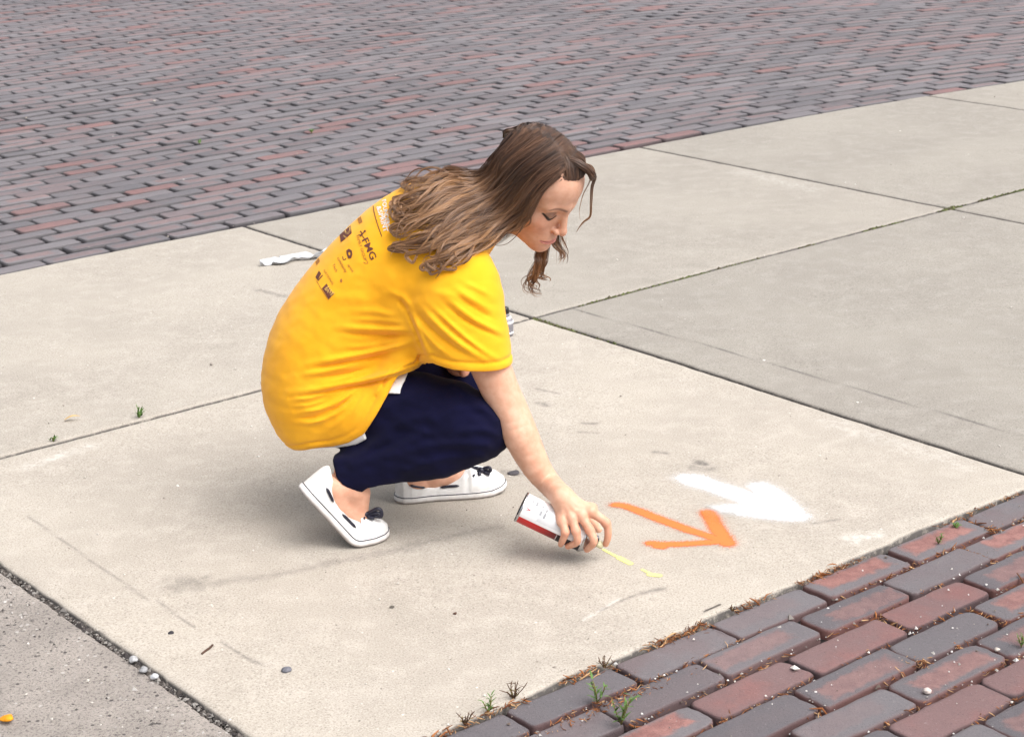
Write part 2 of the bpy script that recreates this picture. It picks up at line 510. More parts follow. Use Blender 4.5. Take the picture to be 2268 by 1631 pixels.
# ------------------------------------------------------------------ signed distance modelling
def smin(a, b, k):
    h = np.clip(.5 + .5 * (b - a) / k, 0, 1)
    return b * (1 - h) + a * h - k * h * (1 - h)
def smax(a, b, k): return -smin(-a, -b, k)
def cap(p, a, b, r1, r2):
    a = np.asarray(a, float); b = np.asarray(b, float); ab = b - a
    t = np.clip(((p - a) @ ab) / (ab @ ab + 1e-12), 0, 1)
    return np.linalg.norm(p - a - t[:, None] * ab, axis=1) - (r1 + (r2 - r1) * t)
def chain(p, pts, rad):
    d = None
    for i in range(len(pts) - 1):
        e = cap(p, pts[i], pts[i + 1], rad[i], rad[i + 1])
        d = e if d is None else np.minimum(d, e)
    return d
def schain(p, pts, rad, n=12):
    q = spline(np.c_[np.asarray(pts, float), np.asarray(rad, float)], n)
    return chain(p, q[:, :3], q[:, 3])
def sph(p, c, r): return np.linalg.norm(p - np.asarray(c), axis=1) - r
def ell(p, c, r):
    r = np.asarray(r, float); q = p - np.asarray(c)
    k0 = np.linalg.norm(q / r, axis=1); k1 = np.linalg.norm(q / (r * r), axis=1)
    return k0 * (k0 - 1) / np.maximum(k1, 1e-9)
def ellchain(p, st, n=18):
    "st rows: x, y, z, radius in the sagittal plane, half width across it"
    q = spline(np.asarray(st, float), n)
    d = None
    x = p[:, [0, 2]]
    for i in range(len(q) - 1):
        a, b = q[i], q[i + 1]
        a2, b2 = a[[0, 2]], b[[0, 2]]; ab = b2 - a2
        t = np.clip(((x - a2) @ ab) / (ab @ ab + 1e-12), 0, 1)
        r = a[3] + (b[3] - a[3]) * t; w_ = a[4] + (b[4] - a[4]) * t; yc = a[1] + (b[1] - a[1]) * t
        d2 = np.linalg.norm(x - a2 - t[:, None] * ab, axis=1)
        k = np.sqrt((d2 / r) ** 2 + ((p[:, 1] - yc) / w_) ** 2)
        e = (k - 1) * np.minimum(r, w_)
        d = e if d is None else np.minimum(d, e)
    return d
def polysd(x, poly):
    "signed distance to a 2D polygon, negative inside"
    poly = np.asarray(poly, float); n = len(poly)
    d = np.full(len(x), 1e9); ins = np.zeros(len(x), bool)
    for i in range(n):
        a, b = poly[i], poly[(i + 1) % n]; ab = b - a
        t = np.clip(((x - a) @ ab) / (ab @ ab + 1e-12), 0, 1)
        d = np.minimum(d, np.linalg.norm(x - a - t[:, None] * ab, axis=1))
        c = (a[1] > x[:, 1]) != (b[1] > x[:, 1])
        with np.errstate(divide='ignore', invalid='ignore'):
            xi = a[0] + (x[:, 1] - a[1]) * (b[0] - a[0]) / (b[1] - a[1])
        ins ^= c & (x[:, 0] < xi)
    return np.where(ins, -d, d)
def mesh_sdf(f, lo, hi, h, safe=2.2):
    lo = np.asarray(lo, float); hi = np.asarray(hi, float)
    nb = np.ceil((hi - lo) / (4 * h)).astype(int)
    N = nb * 4
    ax = [lo[i] + (np.arange(nb[i]) * 4 + 1.5) * h for i in range(3)]
    g = np.stack(np.meshgrid(*ax, indexing='ij'), -1).reshape(-1, 3)
    fc = np.concatenate([f(c) for c in np.array_split(g, max(1, len(g) // 300000))])
    act = np.abs(fc) < 4 * h * .87 * safe
    F = np.repeat(np.repeat(np.repeat(fc.reshape(nb), 4, 0), 4, 1), 4, 2).astype(np.float32)
    ids = np.argwhere(act.reshape(nb))
    o = np.stack(np.meshgrid(*[np.arange(4)] * 3, indexing='ij'), -1).reshape(-1, 3)
    for chunk in np.array_split(ids, max(1, len(ids) // 6000)):
        ijk = (chunk[:, None] * 4 + o).reshape(-1, 3)
        F[ijk[:, 0], ijk[:, 1], ijk[:, 2]] = f(lo + ijk * h)
    S = F < 0
    cs = np.zeros(N - 1, np.int8)
    for a in (0, 1):
        for b in (0, 1):
            for c in (0, 1):
                cs += S[a:N[0] - 1 + a, b:N[1] - 1 + b, c:N[2] - 1 + c]
    cells = np.argwhere((cs > 0) & (cs < 8))
    cid = np.full(N - 1, -1, np.int32); cid[cells[:, 0], cells[:, 1], cells[:, 2]] = np.arange(len(cells))
    acc = np.zeros((len(cells), 3)); cnt = np.zeros(len(cells))
    cor = [(a, b, c) for a in (0, 1) for b in (0, 1) for c in (0, 1)]
    val = {q: F[cells[:, 0] + q[0], cells[:, 1] + q[1], cells[:, 2] + q[2]] for q in cor}
    for i, q in enumerate(cor):
        for r in cor[i + 1:]:
            if sum(abs(q[k] - r[k]) for k in range(3)) != 1: continue
            a, b = val[q], val[r]; cr = (a < 0) != (b < 0)
            t = np.where(cr, a / np.where(a - b == 0, 1, a - b), 0)
            for k in range(3): acc[:, k] += np.where(cr, q[k] + t * (r[k] - q[k]), 0)
            cnt += cr
    V = lo + (cells + acc / np.maximum(cnt, 1)[:, None]) * h
    Q = []
    for axn in range(3):
        u, v = (axn + 1) % 3, (axn + 2) % 3
        sl0 = [slice(None)] * 3; sl1 = [slice(None)] * 3
        sl0[axn] = slice(0, -1); sl1[axn] = slice(1, None)
        s0, s1 = S[tuple(sl0)], S[tuple(sl1)]
        e = np.argwhere(s0 != s1)
        e = e[(e[:, u] > 0) & (e[:, v] > 0) & (e[:, u] < N[u] - 1) & (e[:, v] < N[v] - 1)]
        inside = S[e[:, 0], e[:, 1], e[:, 2]]
        def c_(du, dv):
            q = e.copy(); q[:, u] -= du; q[:, v] -= dv
            return cid[q[:, 0], q[:, 1], q[:, 2]]
        quad = np.stack([c_(1, 1), c_(0, 1), c_(0, 0), c_(1, 0)], -1)
        quad[~inside] = quad[~inside][:, ::-1]
        Q.append(quad)
    Q = np.concatenate(Q); Q = Q[(Q >= 0).all(1)]
    return V, Q
def relax(V, Q, it=1, lam=.5):
    for _ in range(it):
        acc = np.zeros_like(V); cnt = np.zeros(len(V))
        for k in range(4):
            for o in (1, 3):
                np.add.at(acc, Q[:, k], V[Q[:, (k + o) % 4]]); np.add.at(cnt, Q[:, k], 1)
        V = V + lam * (acc / np.maximum(cnt, 1)[:, None] - V)
    return V
def pxof(p):
    q = p - CAMP
    z = -(q @ CAMZ)
    return np.stack([PCX + FPX * (q @ CAMX) / z, PCY - FPX * (q @ CAMY) / z], -1)
PM = 1021.

# ------------------------------------------------------------------ materials of the figure
def skin_mat():
    M = MT('skin', .48, .4)
    co = M.coord(); n = M.noise(co, 55, 4); f = M.noise(co, 500, 2)
    c = M.mix(M.ramp(n, .3, .7), srgb(208, 157, 131), srgb(218, 172, 147))
    c = M.mix(M.math('MULTIPLY', M.attr('warm').outputs['Fac'], .55), c, srgb(196, 118, 90))
    c = M.mix(M.math('MULTIPLY', M.attr('lip').outputs['Fac'], .6), c, srgb(186, 104, 104))
    c = M.mix(M.attr('brow').outputs['Fac'], c, srgb(92, 60, 46))
    c = M.mix(M.attr('lash').outputs['Fac'], c, srgb(30, 22, 24))
    c = M.mix(M.attr('nail').outputs['Fac'], c, srgb(232, 178, 164))
    M.color(c)
    M.b.inputs['Subsurface Weight'].default_value = .08
    M.b.inputs['Subsurface Radius'].default_value = (.01, .004, .002)
    M.b.inputs['Subsurface Scale'].default_value = .5
    M.bump(M.math('ADD', f, M.math('MULTIPLY', M.noise(co, 1300, 2), .7)), .3, .0008)
    return M.m
MAT_SKIN = skin_mat()
def cloth_mat(name, a, b, weave=900, rough=.85, sheen=.15, bump=.25):
    M = MT(name, rough, .2)
    co = M.coord(); n = M.noise(co, 11, 3); f = M.noise(co, weave, 2, .6)
    c = M.mix(M.ramp(n, .3, .7), a, b)
    c = M.mix(M.ramp(f, .3, .7, .12, 0), c, tuple(x * .6 for x in a[:3]) + (1,))
    M.color(c)
    M.b.inputs['Sheen Weight'].default_value = sheen
    M.bump(f, bump, .0006)
    return M.m
MAT_SHIRT = cloth_mat('yellow_jersey', srgb(242, 170, 24), srgb(246, 178, 34))
MAT_WHITE = cloth_mat('white_jersey', srgb(225, 224, 224), srgb(235, 234, 233))
MAT_PANTS = cloth_mat('navy_cotton', srgb(5, 5, 34), srgb(9, 9, 44), 700, .95, .02)
def shoe_mat():
    M = MT('white_leather', .42, .5)
    co = M.coord(); n = M.noise(co, 40, 4); f = M.noise(co, 300, 3)
    c = M.mix(M.ramp(n, .35, .75), srgb(232, 231, 230), srgb(216, 214, 211))
    M.color(c); M.bump(M.math('ADD', f, n), .15, .001); return M.m
MAT_SHOE = shoe_mat()
def sole_mat():
    M = MT('white_rubber', .55, .4)
    h = M.attr('h').outputs['Fac']; co = M.coord(); n = M.noise(co, 60, 4, .7)
    c = M.mix(M.ramp(n, .4, .7, 0, .35), srgb(226, 224, 222), srgb(190, 180, 172))
    c = M.mix(M.ramp(h, .0, .009, .8, 0.), c, srgb(120, 104, 98))
    M.color(c); return M.m
MAT_SOLE = sole_mat()
MAT_NAVY = simple_mat('navy_leather', srgb(34, 34, 52), .4, .5, .3, 200, .2)
def hair_mat():
    M = MT('brown_hair', .30, .6)
    t = M.attr('t').outputs['Fac']; r = M.attr('r').outputs['Fac']
    root = M.mix(r, srgb(46, 32, 27), srgb(118, 86, 66))
    tip = M.mix(r, srgb(84, 55, 36), srgb(168, 126, 88))
    c = M.mix(M.ramp(t, .15, .75), root, tip)
    M.color(c); return M.m
MAT_HAIR = hair_mat()

# ------------------------------------------------------------------ the crouching woman
person = empty('person', tuple(G(850, 1150)))
tag(person, 'crouching woman in yellow t-shirt and navy trousers spraying paint on the concrete', 'person')
PERSON_LOC = np.array(person.location)
def attach(name, V, F, mat, attrs=None, parent=person, smooth=True):
    o = new_mesh(name, np.asarray(V) - PERSON_LOC, F, [mat] if not isinstance(mat, (list, tuple)) else mat, parent, smooth, attrs)
    return o

# ---- t-shirt
def S(px, py, Y, r, w_):
    return [*P(px, py, Y), r / PM, w_]
TORSO = [S(694, 901, 3.90, 96, .154), S(700, 845, 3.90, 122, .168), S(728, 770, 3.90, 134, .166), S(775, 695, 3.90, 133, .158),
         S(838, 622, 3.90, 131, .158), S(905, 560, 3.90, 130, .165), S(965, 518, 3.90, 120, .160), S(1020, 500, 3.90, 86, .12)]
SLEEVE = [S(985, 590, 3.80, 96, .085), S(1006, 650, 3.765, 104, .085), S(1016, 705, 3.75, 101, .082), S(1033, 765, 3.742, 95, .080), S(1049, 850, 3.735, 89, .076)]
FARSLEEVE = [S(985, 580, 4.0, 86, .085), S(1020, 650, 4.05, 80, .085), S(1035, 740, 4.06, 75, .080)]
def XZ(px, py, Y=3.74):
    q = P(px, py, Y); return [q[0], q[2]]
HEM = [(958, 811), (1000, 817), (1050, 820), (1095, 823), (1139, 824), (1300, 824), (1300, 250), (400, 250), (400, 1120), (690, 1003), (703, 1001), (736, 997), (774, 979),
       (807, 955), (834, 912), (859, 869), (872, 846), (882, 832), (903, 827), (927, 822), (941, 812), (946, 797)]
HEMXZ = [XZ(*q, 3.672 if i < 5 else 3.74) for i, q in enumerate(HEM)]
FOLDS = [  # pixel polylines, ridge height (m), width (px)
    ([(745, 722), (800, 728), (915, 731)], .0050, 7), ([(680, 806), (760, 792), (860, 772), (925, 750)], .0070, 7),
    ([(655, 832), (720, 822), (800, 806)], .0042, 6), ([(640, 868), (690, 864), (760, 850), (850, 832), (920, 800), (945, 784)], .0085, 8),
    ([(648, 914), (700, 908), (745, 890), (795, 858)], .0065, 6), ([(655, 937), (700, 934), (750, 912), (790, 876)], .0055, 5.5),
    ([(640, 884), (685, 880), (740, 862)], .004, 5.5), ([(775, 930), (800, 890), (815, 868)], .0035, 6), ([(830, 880), (848, 852)], .003, 6),
    ([(690, 926), (735, 905), (775, 872)], .0035, 4), ([(720, 955), (760, 925), (795, 880)], .0035, 6), ([(700, 850), (760, 838), (830, 818)], .0035, 5),
    ([(640, 900), (690, 896), (735, 880)], .003, 4.5), ([(745, 770), (820, 765), (900, 748)], .003, 6), ([(770, 708), (830, 708), (900, 716)], .0028, 6),
    ([(905, 690), (930, 745), (955, 800)], .0075, 8),
    ([(925, 672), (970, 720), (1030, 770), (1095, 806)], .0075, 7.5), ([(945, 668), (1000, 720), (1060, 770), (1122, 806)], .0065, 6.5),
    ([(985, 655), (1040, 700), (1085, 725), (1122, 742)], .0065, 6.5), ([(1000, 630), (1050, 665), (1100, 692)], .0045, 7),
    ([(915, 700), (960, 760), (1010, 795)], .0048, 6.5), ([(940, 640), (985, 650), (1040, 660)], .003, 9), ([(1020, 620), (1060, 640), (1098, 660)], .003, 6),
    ([(770, 690), (830, 690), (890, 705)], .003, 8), ([(700, 640), (760, 660), (850, 660)], .002, 13), ([(850, 640), (890, 660), (915, 690)], .003, 8)]
VALLEYS = [([(900, 684), (922, 735), (945, 792)], .0070, 4.5), ([(640, 880), (690, 874), (760, 860), (850, 842), (905, 818)], .0065, 3.6),
           ([(680, 818), (760, 804), (860, 784)], .0050, 4), ([(920, 690), (975, 745), (1035, 788)], .0055, 4.5), ([(975, 665), (1035, 712), (1110, 748)], .0045, 4.5),
           ([(880, 655), (905, 690)], .004, 6), ([(745, 735), (800, 741), (915, 744)], .0036, 4.5),
           ([(690, 838), (760, 828), (830, 812)], .0035, 3.6), ([(700, 918), (748, 900), (795, 866)], .0045, 3.6), ([(650, 926), (700, 922), (745, 903)], .004, 3.2),
           ([(960, 690), (1015, 742), (1075, 785)], .0035, 4), ([(1000, 645), (1050, 682), (1105, 712)], .003, 4.5)]
def fold_disp(p):
    px = pxof(p)
    out = np.zeros(len(p))
    for lst, sg in ((FOLDS, 1.), (VALLEYS, -1.)):
        for poly, am, wd in lst:
            q = spline(poly, 9)
            lo, hi = q.min(0) - 3 * wd, q.max(0) + 3 * wd
            k = (px > lo).all(1) & (px < hi).all(1)
            if not k.any(): continue
            x = px[k]
            d = segdist(x, q)
            # taper towards the ends
            e0 = np.linalg.norm(x - q[0], axis=1); e1 = np.linalg.norm(x - q[-1], axis=1)
            L = np.linalg.norm(np.diff(q, axis=0), axis=1).sum()
            tp = np.clip(np.minimum(e0, e1) / (.3 * L), 0.15, 1)
            out[k] += sg * am * np.exp(-(d / wd) ** 2) * tp
    near = np.clip((3.92 - p[:, 1]) / .06, 0, 1)
    return out * near
FLAP = [S(900, 600, 3.88, 80, .14), S(905, 690, 3.88, 62, .142), S(896, 760, 3.88, 66, .145), S(860, 810, 3.88, 66, .15)]
THIGH_N = [P(725, 900, 3.84), P(800, 905, 3.825), P(905, 906, 3.79)]
THIGH_F = [P(740, 880, 3.98), P(860, 850, 3.985), P(930, 850, 3.985)]
def shirt_core(p, off=0.):
    d = ellchain(p, TORSO, 20)
    d = smin(d, ellchain(p, SLEEVE, 10), .022)
    d = smin(d, ellchain(p, FARSLEEVE, 6), .03)
    d = smin(d, ellchain(p, FLAP, 8), .03)
    d = smin(d, np.minimum(chain(p, THIGH_N, [.096, .102, .0965]), chain(p, THIGH_F, [.103, .097, .088])), .02)
    return d - off
def shirt_sdf(p):
    d = shirt_core(p) - fold_disp(p)
    d = d - .0007 * (vnoise(p[:, 0] * 26 + p[:, 1] * 9, p[:, 2] * 22 + p[:, 1] * 15, 31) - .5) - .0011 * (vnoise(p[:, 0] * 55 + p[:, 2] * 30, p[:, 2] * 70 - p[:, 0] * 25 + p[:, 1] * 30, 33) - .5)
    hem = polysd(p[:, [0, 2]], HEMXZ)
    d = d + .0028 * np.exp(-((hem + .019) / .0034) ** 2) - .0010 * np.exp(-((hem + .009) / .006) ** 2)          # stitched hem line
    d = smax(d, hem, .003)
    # hollow sleeve end
    cav = ellchain(p, [[a[0], a[1], a[2], a[3] - .012, a[4] - .014] for a in SLEEVE], 10)
    cav = np.maximum(cav, P(1040, 760, 3.74)[2] - .0 - p[:, 2] if False else p[:, 2] - P(1040, 790, 3.74)[2])
    cav = np.maximum(cav, P(958, 811, 3.74)[0] - .004 - p[:, 0])
    return np.maximum(d, -cav)
slo = np.array([P(560, 700, 3.9)[0], 3.60, P(700, 1030, 3.9)[2]]); shi = np.array([P(1160, 700, 3.9)[0], 4.16, P(900, 330, 3.9)[2]])
V, Q = mesh_sdf(shirt_sdf, slo, shi, .0030)
V = relax(V, Q, 1, .25)
SHIRT_BVH = BVHTree.FromPolygons([tuple(a) for a in V], Q.tolist())
shirt = attach('t_shirt', V, Q, MAT_SHIRT)

# ---- white undershirt showing below the hem
UHEM = [(956, 800), (1000, 780), (1000, 250), (400, 250), (400, 1120), (690, 1006), (715, 1004), (745, 1001), (790, 984), (813, 968), (806, 950), (833, 913),
        (860, 868), (887, 866), (888, 858), (908, 826), (930, 820), (944, 806)]
UHEMXZ = [XZ(*q) for q in UHEM]
def under_sdf(p):
    d = ellchain(p, TORSO, 20)
    d = smin(d, np.minimum(chain(p, THIGH_N, [.096, .102, .0965]), chain(p, THIGH_F, [.103, .097, .088])), .02) + .003
    d = np.maximum(d, -(polysd(p[:, [0, 2]], HEMXZ) + .018))
    return smax(d, polysd(p[:, [0, 2]], UHEMXZ), .002)
V, Q = mesh_sdf(under_sdf, [slo[0], 3.68, slo[2]], [P(960, 700, 3.9)[0], 4.12, P(700, 780, 3.9)[2]], .0034)
attach('undershirt', V, Q, MAT_WHITE)

# ---- trousers
def nchain(lst):
    return [P(a, b, Y) for a, b, Y, r in lst], [r for *_, r in lst]
N_TH = nchain([(735, 902, 3.845, .082), (800, 905, 3.828, .089), (900, 905, 3.79, .085), (1000, 920, 3.755, .075), (1052, 935, 3.74, .064)])
N_SH = nchain([(1064, 955, 3.74, .062), (970, 990, 3.745, .067), (865, 1016, 3.75, .058), (778, 1047, 3.755, .050), (752, 1062, 3.755, .047)])
F_TH = nchain([(740, 880, 3.98, .095), (860, 850, 3.985, .088), (960, 850, 3.985, .076), (1035, 868, 3.985, .062)])
F_SH = nchain([(1035, 880, 3.985, .060), (1010, 950, 3.985, .058), (965, 1010, 3.985, .05), (945, 1030, 3.985, .047)])
PFOLDS = [([(1000, 850), (1060, 890), (1100, 930)], .006, 10), ([(850, 900), (900, 880), (960, 870)], .005, 12), ([(1010, 960), (1060, 950), (1100, 960)], .006, 9),
          ([(860, 1010), (960, 985), (1080, 985)], .006, 10), ([(780, 1030), (850, 1005), (940, 960)], .006, 10), ([(740, 1020), (790, 1010), (860, 970)], .006, 10),
          ([(820, 985), (880, 940), (950, 920)], .005, 10), ([(900, 1040), (980, 1015), (1070, 1010)], .005, 9), ([(960, 930), (1020, 900), (1070, 905)], .004, 10)]
def pant_sdf(p):
    d = smin(chain(p, *N_TH), chain(p, *N_SH), .035)
    e = smin(chain(p, *F_TH), chain(p, *F_SH), .035)
    d = smin(d, e, .03)
    d = smin(d, ell(p, P(705, 890, 3.91), (.092, .138, .088)), .04)
    px = pxof(p); fo = np.zeros(len(p))
    for poly, am, wd in PFOLDS:
        fo += am * np.exp(-(segdist(px, spline(poly, 7)) / wd) ** 2)
    fo += .0022 * (vnoise(px[:, 0] * .035 + px[:, 1] * .012, px[:, 1] * .07 - px[:, 0] * .02, 51) - .5) * 2
    d = d - fo * np.clip((3.95 - p[:, 1]) / .05, 0, 1)
    # cuffs
    c1 = polysd(p[:, [0, 2]], NEARCUT); c2 = polysd(p[:, [0, 2]], FARCUT)
    c1 = np.where(p[:, 1] < 3.86, c1, -.05); c2 = np.where(p[:, 1] >= 3.86, c2, -.05)
    return smax(smax(d, c1, .003), c2, .003)
NEARCUT = [XZ(*q, 3.70) for q in [(728, 960), (725, 1006), (732, 1030), (744, 1064), (766, 1084), (800, 1098), (812, 1086), (850, 1078), (1000, 1066), (1250, 1060), (1250, 700), (500, 700), (500, 1003), (690, 1003)]]
FARCUT = [XZ(*q, 3.985) for q in [(880, 1054), (960, 1052), (1060, 1040), (1250, 1000), (1250, 600), (400, 600), (400, 1054)]]
V, Q = mesh_sdf(pant_sdf, [P(640, 900, 3.9)[0], 3.64, .02], [P(1150, 900, 3.9)[0], 4.12, P(900, 740, 3.9)[2]], .0042)
V = relax(V, Q, 1, .35)
attach('trousers', V, Q, MAT_PANTS)

# ------------------------------------------------------------------ spray can geometry frame (the hand closes on it)
CAN_TIP = G(1331, 1206, .034)
ZC = -(CAN_TIP - CAMP) @ CAMZ
def Qp(px, py, dz=0.): return CAMP + ray(px, py) * (ZC - dz)
CAN_BASE = Qp(1153, 1121)
CA = CAN_TIP - CAN_BASE; CAN_L = np.linalg.norm(CA); CA = CA / CAN_L
CN = CAMZ - CA * (CAMZ @ CA); CN /= np.linalg.norm(CN)     # towards the viewer
CU = np.cross(CN, CA); CU = CU if CU @ CAMY > 0 else -CU    # upwards in the picture
CAN_R = .0325

def on_can(px, py, fr, extra=0.):
    q = Qp(px, py); n = (q - CAN_BASE) @ CU
    R_ = CAN_R + fr + extra
    dz = math.sqrt(max(R_ * R_ - n * n, 0.))
    return q + CN * dz
def hz(x, y): return (1110.4 + .16146 * x, 1051.3 + .16146 * y)
WRIST = Qp(1243, 1098, .020)
MCP = [Qp(*hz(835, 640), .034), Qp(*hz(965, 590), .036), Qp(*hz(1095, 555), .036), Qp(*hz(1225, 500), .030)]
FING = [
    [MCP[0], on_can(*hz(868, 760), .0085, .002), on_can(*hz(832, 880), .0075), Qp(*hz(815, 950), .018)],
    [MCP[1], on_can(*hz(1012, 740), .009, .003), on_can(*hz(1030, 890), .0083), Qp(*hz(915, 975), .016)],
    [MCP[2], on_can(*hz(1200, 730), .0092, .003), on_can(*hz(1258, 890), .0085), Qp(*hz(1175, 1018), .014)],
    [MCP[3], Qp(*hz(1435, 655), .022), Qp(*hz(1462, 830), .016), Qp(*hz(1432, 945), .006)]]
FR = [[.0105, .0088, .0080, .0068], [.0112, .0096, .0087, .0075], [.0115, .0100, .0090, .0078], [.0115, .0098, .0086, .0074]]
ARM = [P(1045, 690, 3.77), P(1075, 780, 3.745), P(1092, 824, 3.735), P(1112, 872, 3.73), P(1128, 905, 3.725), P(1154, 965, 3.715), P(1186, 1030, 3.705), P(1216, 1070, 3.70), WRIST, WRIST * .6 + (MCP[1] + MCP[2]) * .2 - CN * .006]
ARMR = [.047, .0445, .0420, .0398, .0390, .0375, .0312, .0258, .0236, .0190]
HB = WRIST * .45 + MCP[1] * .30 + MCP[2] * .25
def hand_sdf(p):
    arm = schain(p, ARM, ARMR, 22)
    # elbow hollow and forearm muscle
    arm = smin(arm, schain(p, [P(1140, 930, 3.70), P(1150, 965, 3.695), P(1168, 1005, 3.695)], [.018, .026, .016], 6), .02)
    d = None
    for i in range(4):
        q = chain(p, [WRIST + (MCP[i] - WRIST) * .12 - CN * .004, MCP[i] * .6 + WRIST * .4 - CN * .006, MCP[i]], [.016, .0145, FR[i][0]])
        d = q if d is None else smin(d, q, .010)
    palm = smin(d, chain(p, [MCP[0] - CN * .012 + CU * .004, MCP[3] - CN * .012 + CU * .006], [.013, .013]), .012)
    th0 = Qp(*hz(900, 420), .0); th = [th0, Qp(*hz(1080, 500), -.022), Qp(*hz(1230, 620), -.038), Qp(*hz(1330, 740), -.040)]
    palm = smin(palm, chain(p, th, [.019, .0135, .0105, .0085]), .012)
    d = smin(arm, palm, .016)
    for i in range(4):
        fr = [FR[i][0] * .92] + [r * .90 for r in FR[i][1:]]
        f = schain(p, FING[i], fr, 13)
        # knuckles
        f = smin(f, sph(p, FING[i][1], FR[i][1] * 1.02), .004)
        f = smin(f, sph(p, FING[i][0] + CN * .002 + CU * .001, FR[i][0] * .98), .006)
        d = smin(d, f, .0035)
    # tendons on the back of the hand
    for i in range(4):
        d = d - .0011 * np.exp(-(cap(p, WRIST * .6 + MCP[i] * .4 + CN * .015, MCP[i] + CN * .008, 0, 0) / .0042) ** 2)
    return d
# ---- head
HO = P(1184, 407, 3.87)
HF = np.array([.66541813, -.46940158, -.58041439]); HR = np.array([-.60634347, -.79340161, -.05349277]); HU = np.array([.43539212, -.38752553, .81256241])
HM = np.stack([HF, HR, HU], 1)
def h2w(q): return HO + np.asarray(q, float) @ HM.T
def w2h(p): return (p - HO) @ HM
NECKB = w2h(P(1042, 505, 3.90)[None])[0]
def sym(p): q = p.copy(); q[:, 1] = np.abs(q[:, 1]); return q
def lip_band(q):
    y = q[:, 1] / .0285
    tp = np.sqrt(np.clip(1 - y * y, 0, 1)); zl = -.0758 - .0022 * y * y
    up = (q[:, 2] - zl) / (.0056 * tp + 1e-4); lo_ = (zl - q[:, 2]) / (.0078 * tp + 1e-4)
    return up, lo_, zl, tp
def head_h(p):
    "head in its own frame: x forward, y to her right, z up, origin between the ears at eye height"
    q = sym(p)
    d = ell(p, (-.008, 0, .032), (.096, .074, .078))
    d = smin(d, ell(p, (.040, 0, .040), (.052, .062, .056)), .03)
    d = smin(d, ell(p, (.034, 0, -.040), (.058, .056, .074)), .03)
    d = smin(d, cap(q, (-.006, .050, -.052), (.070, .012, -.098), .018, .016), .028)
    d = smin(d, ell(p, (.083, 0, -.102), (.017, .020, .016)), .018)
    d = smin(d, ell(q, (.060, .040, -.034), (.022, .020, .020)), .022)
    d = smin(d, ell(p, (.070, 0, -.072), (.030, .030, .028)), .02)
    d = smin(d, cap(q, (.092, .006, .016), (.074, .044, .014), .007, .007), .016)
    # eye sockets, lids
    d = smax(d, -ell(q, (.101, .031, -.004), (.014, .019, .012)), .014)
    d = smin(d, ell(q, (.0745, .0315, -.005), (.0135, .0150, .0125)), .004)
    # nose
    d = smin(d, cap(p, (.092, 0, .004), (.1085, 0, -.034), .0062, .0076), .012)
    d = smin(d, ell(p, (.1100, 0, -.0405), (.0100, .0092, .0088)), .006)
    d = smin(d, ell(q, (.1000, .0115, -.0455), (.0105, .0058, .0068)), .005)
    d = smax(d, -ell(q, (.1040, .0075, -.0535), (.0050, .0030, .0032)), .003)
    # lips: a band either side of the mouth line
    up, lo_, zl, tp = lip_band(q)
    front = np.clip((q[:, 0] - .066) / .012, 0, 1)
    d = d - front * tp * (.0026 * np.sin(np.pi * np.clip(up, 0, 1)) ** .8 + .0034 * np.sin(np.pi * np.clip(lo_, 0, 1)) ** .8)
    d = d + front * np.clip(tp * 3, 0, 1) * .0030 * np.exp(-((q[:, 2] - zl) / .0013) ** 2)
    # nasolabial and philtrum
    d = d + .0016 * np.exp(-(cap(q, (.098, .018, -.050), (.082, .036, -.076), 0, 0) / .0045) ** 2)
    d = d + .0022 * np.exp(-(cap(q, (.0985, 0, -.0905), (.090, .016, -.090), 0, 0) / .0055) ** 2)
    # ear
    d = smin(d, ell(q, (-.010, .073, -.012), (.018, .008, .030)), .006)
    d = smin(d, chain(p, [(-.030, 0, -.05), tuple(NECKB * .5 + np.array([-.01, 0, -.02]) * .5), tuple(NECKB)], [.052, .052, .058]), .03)
    return d
def head_attrs(V):
    p = w2h(V); q = sym(p)
    sm = lambda x, a, b: np.clip((b - x) / (b - a), 0, 1)
    up, lo_, zl, tp = lip_band(q)
    band = lambda t: np.clip(t / .12, 0, 1) * np.clip((1.08 - t) / .16, 0, 1)
    lip = np.maximum(band(up), band(lo_)) * (tp > .02) * (q[:, 0] > .066)
    lip = np.maximum(lip, 1.25 * np.exp(-((q[:, 2] - zl) / .0016) ** 2) * (tp > .01) * (q[:, 0] > .066))
    yz = q[:, [1, 2]]; fr_ = q[:, 0] > .064
    brow = sm(segdist(yz, spline([(.012, .0125), (.022, .0170), (.034, .0200), (.044, .0180), (.051, .0130)], 14)) - np.interp(q[:, 1], [.012, .03, .051], [.0024, .0022, .0006]), -.0006, .0020) * .72 * fr_
    lash = sm(segdist(yz, spline([(.019, -.0090), (.024, -.0130), (.031, -.0156), (.038, -.0145), (.044, -.0098), (.049, -.0055)], 16)) - np.interp(q[:, 1], [.019, .034, .049], [.0012, .0034, .0018]), -.0004, .0014) * fr_
    lash = np.maximum(lash, .55 * sm(ell(q, (.0800, .034, -.003), (.012, .014, .011)), -.003, .003))
    warm = .8 * sm(ell(q, (.070, .042, -.040), (.02, .02, .02)), -.01, .014) + .6 * sm(sph(p, (.115, 0, -.045), .008), 0, .01)
    warm = np.maximum(warm, sm(sph(q, (.099, .016, -.050), .003), 0, .005))
    warm = np.maximum(warm, .35 * np.clip((-.055 - p[:, 2] + (.05 - p[:, 0]) * .5) / .05, 0, 1))  # shade below the jaw, painted as a warmer, darker tint
    return lip, brow, np.clip(lash, 0, 1), np.clip(warm, 0, 1)
PV = []; PQ = []; AT = {k: [] for k in ('lip', 'brow', 'lash', 'warm', 'nail')}; nn = 0
def add_skin(V, Q, **at):
    global nn
    PV.append(V); PQ.append(Q + nn); nn += len(V)
    for k in AT: AT[k].append(at.get(k, np.zeros(len(V))))
